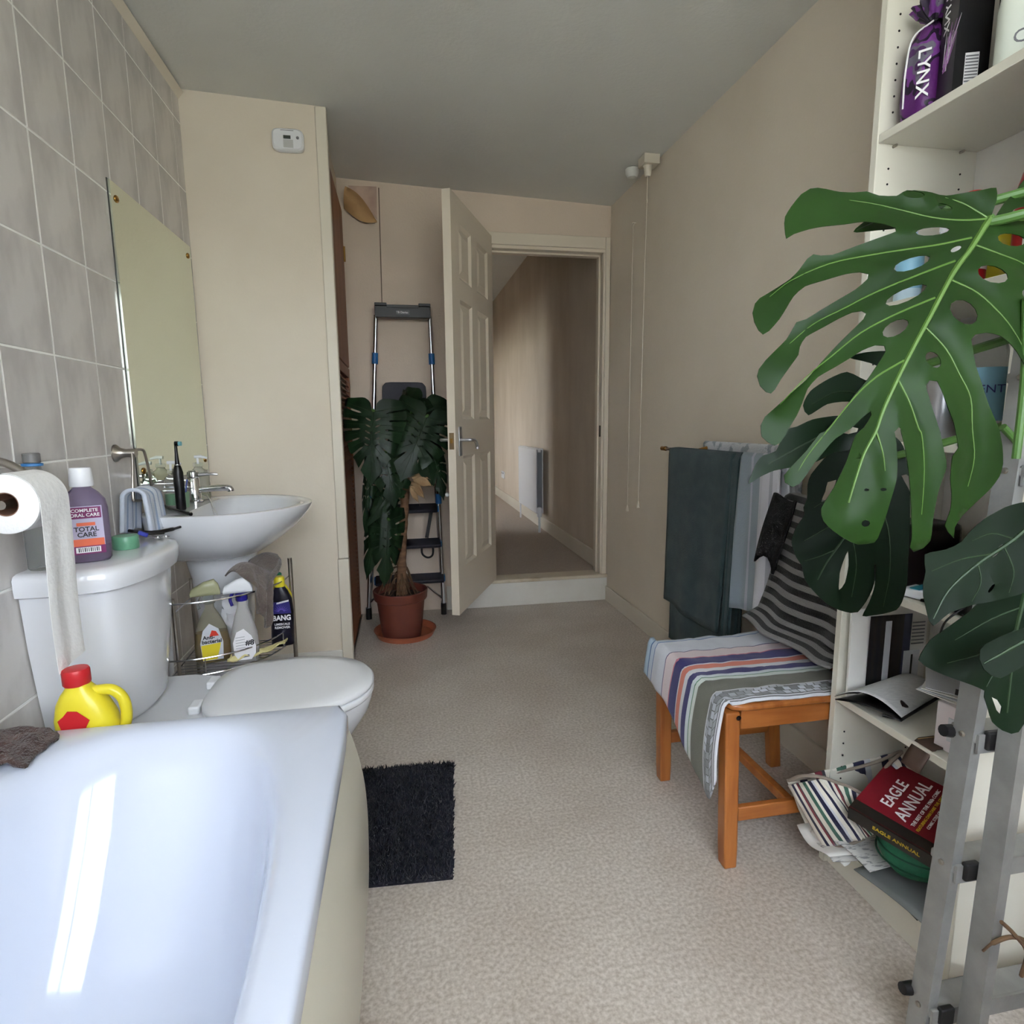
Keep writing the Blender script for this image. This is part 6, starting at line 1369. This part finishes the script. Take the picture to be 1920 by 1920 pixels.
A_v = [c6((1690,400),(1640,470),(1560,600),(1430,780),(1270,1080),(1100,1400),(960,1700),(900,1880))+c7((830,180),(780,360),(745,520)), c6((1670,408),(1500,418),(1300,395),(1100,335),(900,270),(700,220)), c6((1660,400),(1500,300),(1380,255)), c6((1555,540),(1300,590),(900,640),(600,690),(350,790),(200,900)), c6((1440,700),(1200,790),(900,910),(700,1010),(480,1120),(300,1270)), c6((1300,955),(1050,1060),(800,1190),(600,1350),(430,1490),(250,1680)), c6((1085,1390),(900,1500),(750,1640),(600,1830))+c7((450,180),(370,320)), c6((1680,440),(1920,415),(2100,380)), c6((1580,590),(1750,650),(1920,710),(2100,820)), c6((1420,835),(1600,920),(1770,1060),(1880,1180),(2000,1350)), c6((1240,1165),(1380,1310),(1480,1480),(1570,1640))+c7((1600,0),(1640,200),(1620,400)), c6((1050,1530),(1130,1680),(1200,1850))+c7((1230,60),(1270,300),(1290,600)), c7((900,20),(960,180),(985,300))]
PA = at_y(1858, 408, .74)
big_leaf(A_out, A_h, A_v, PA, (-.22, -.95, .22), M_lf, M_vein, fold=.55, vsink=.006, curl=.5, stem=24, grid=.012)
# darker leaves further in
B_out = c7((1000,60),(820,40),(700,120),(560,200),(450,330),(425,400),(420,500),(395,560),(400,610),(340,700),(310,800),(340,900),(380,960),(400,1060),(480,1160),(560,1230),(640,1270),(720,1290),(770,1285),(830,1210),(870,1130),(884,1080),(880,960),(894,955),(890,1100),(850,1220),(805,1312),(870,1310),(960,1300),(1050,1275),(1090,1220),(1120,1100),(1125,900),(1130,600),(1120,380),(1080,140))
B_h = [c7((700,860),(665,930),(638,1020),(635,1130),(680,1080),(705,960)), c7((560,385),(620,368),(600,430),(575,515),(520,520),(545,450)), c7((1065,340),(1110,420),(1180,560),(1150,380),(1100,330))]
B_v = [c7((1000,200),(850,500),(680,760),(560,930),(490,1060)), c7((920,360),(760,420),(600,480),(470,560)), c7((780,620),(600,680),(400,790)), c7((720,720),(760,950),(730,1180)), c7((880,440),(980,700),(1000,1000),(960,1250)), c7((620,850),(500,900),(400,930))]
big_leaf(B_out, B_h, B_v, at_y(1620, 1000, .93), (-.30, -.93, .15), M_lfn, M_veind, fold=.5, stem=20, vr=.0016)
B2_out = c6((1000,1330),(820,1335),(700,1368),(800,1395),(900,1430),(865,1500),(820,1530),(690,1470),(560,1520),(440,1600),(390,1700),(425,1770),(560,1690),(700,1675),(800,1700),(850,1740),(760,1765),(600,1775),(450,1800),(340,1850)) + c7((260,30),(200,170),(110,200),(60,260),(8,398),(90,350),(190,305),(330,280),(480,245),(600,180),(700,165),(800,60),(950,-60),(1080,-250),(1150,-450))
big_leaf(B2_out, [c6((660,1890),(720,1845),(770,1860),(760,1885),(700,1900))], [c6((1050,1450),(900,1650),(700,1820))+c7((400,120),(150,260)), c6((900,1650),(650,1600),(450,1690))], at_y(1600, 830, .84), (-.30, -.92, .25), M_lfd, M_veind, fold=.4, stem=22, vr=.0015)
B3_out = c6((1240,250),(1100,222),(980,300),(830,415),(740,495),(900,490),(1050,478),(1300,400),(1400,320))
big_leaf(B3_out, [], [c6((1380,330),(1100,350),(760,488))], at_y(1690, 410, .80), (-.2, -.9, .4), M_lf, M_veind, fold=.4, stem=26, vr=.0012)
C_out = c7((1990,520),(1880,530),(1780,560),(1640,640),(1560,710),(1480,800),(1380,850),(1230,885),(1240,1000),(1215,1090),(1215,1170),(1250,1300),(1290,1380),(1400,1290),(1560,1235),(1700,1210),(1920,1150),(2100,1000),(2150,700),(2080,560))
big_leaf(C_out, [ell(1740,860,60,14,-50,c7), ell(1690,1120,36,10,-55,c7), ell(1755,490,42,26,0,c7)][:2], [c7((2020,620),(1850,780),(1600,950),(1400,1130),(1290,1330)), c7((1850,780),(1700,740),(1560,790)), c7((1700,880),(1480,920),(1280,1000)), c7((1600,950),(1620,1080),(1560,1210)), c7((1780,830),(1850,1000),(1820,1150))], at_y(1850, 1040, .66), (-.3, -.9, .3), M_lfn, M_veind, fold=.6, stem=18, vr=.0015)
D_out = c7((1990,880),(1900,900),(1800,980),(1700,1090),(1560,1260),(1400,1390),(1280,1480),(1205,1620),(1300,1690),(1420,1740),(1560,1790),(1650,1830),(1640,1870),(1660,1950),(1690,2040),(1760,2100),(1820,2122),(1870,2110),(1905,2060),(1960,1980),(2100,1900),(2250,1600),(2150,1200))
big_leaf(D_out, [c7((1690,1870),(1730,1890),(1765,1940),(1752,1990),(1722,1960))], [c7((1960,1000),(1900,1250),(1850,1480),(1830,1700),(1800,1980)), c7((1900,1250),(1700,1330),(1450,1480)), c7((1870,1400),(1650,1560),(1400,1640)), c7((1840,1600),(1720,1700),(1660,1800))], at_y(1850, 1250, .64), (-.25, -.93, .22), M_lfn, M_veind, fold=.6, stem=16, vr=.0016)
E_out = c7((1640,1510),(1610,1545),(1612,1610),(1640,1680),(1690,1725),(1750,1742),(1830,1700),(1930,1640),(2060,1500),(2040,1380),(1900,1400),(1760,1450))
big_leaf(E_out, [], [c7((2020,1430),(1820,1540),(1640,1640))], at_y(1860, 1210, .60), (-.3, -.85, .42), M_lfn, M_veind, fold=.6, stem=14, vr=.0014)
for u0, v0, u1, v1, y in ((1925, 560, 1905, 860, .70), (1960, 900, 1880, 800, .76)):
    obj('petiole', MB().tube(bez([at_y(u0, v0, y), at_y((u0+u1)/2+6, (v0+v1)/2, y), at_y(u1, v1, y)], 8), .0055, 10), M_pet, fp)
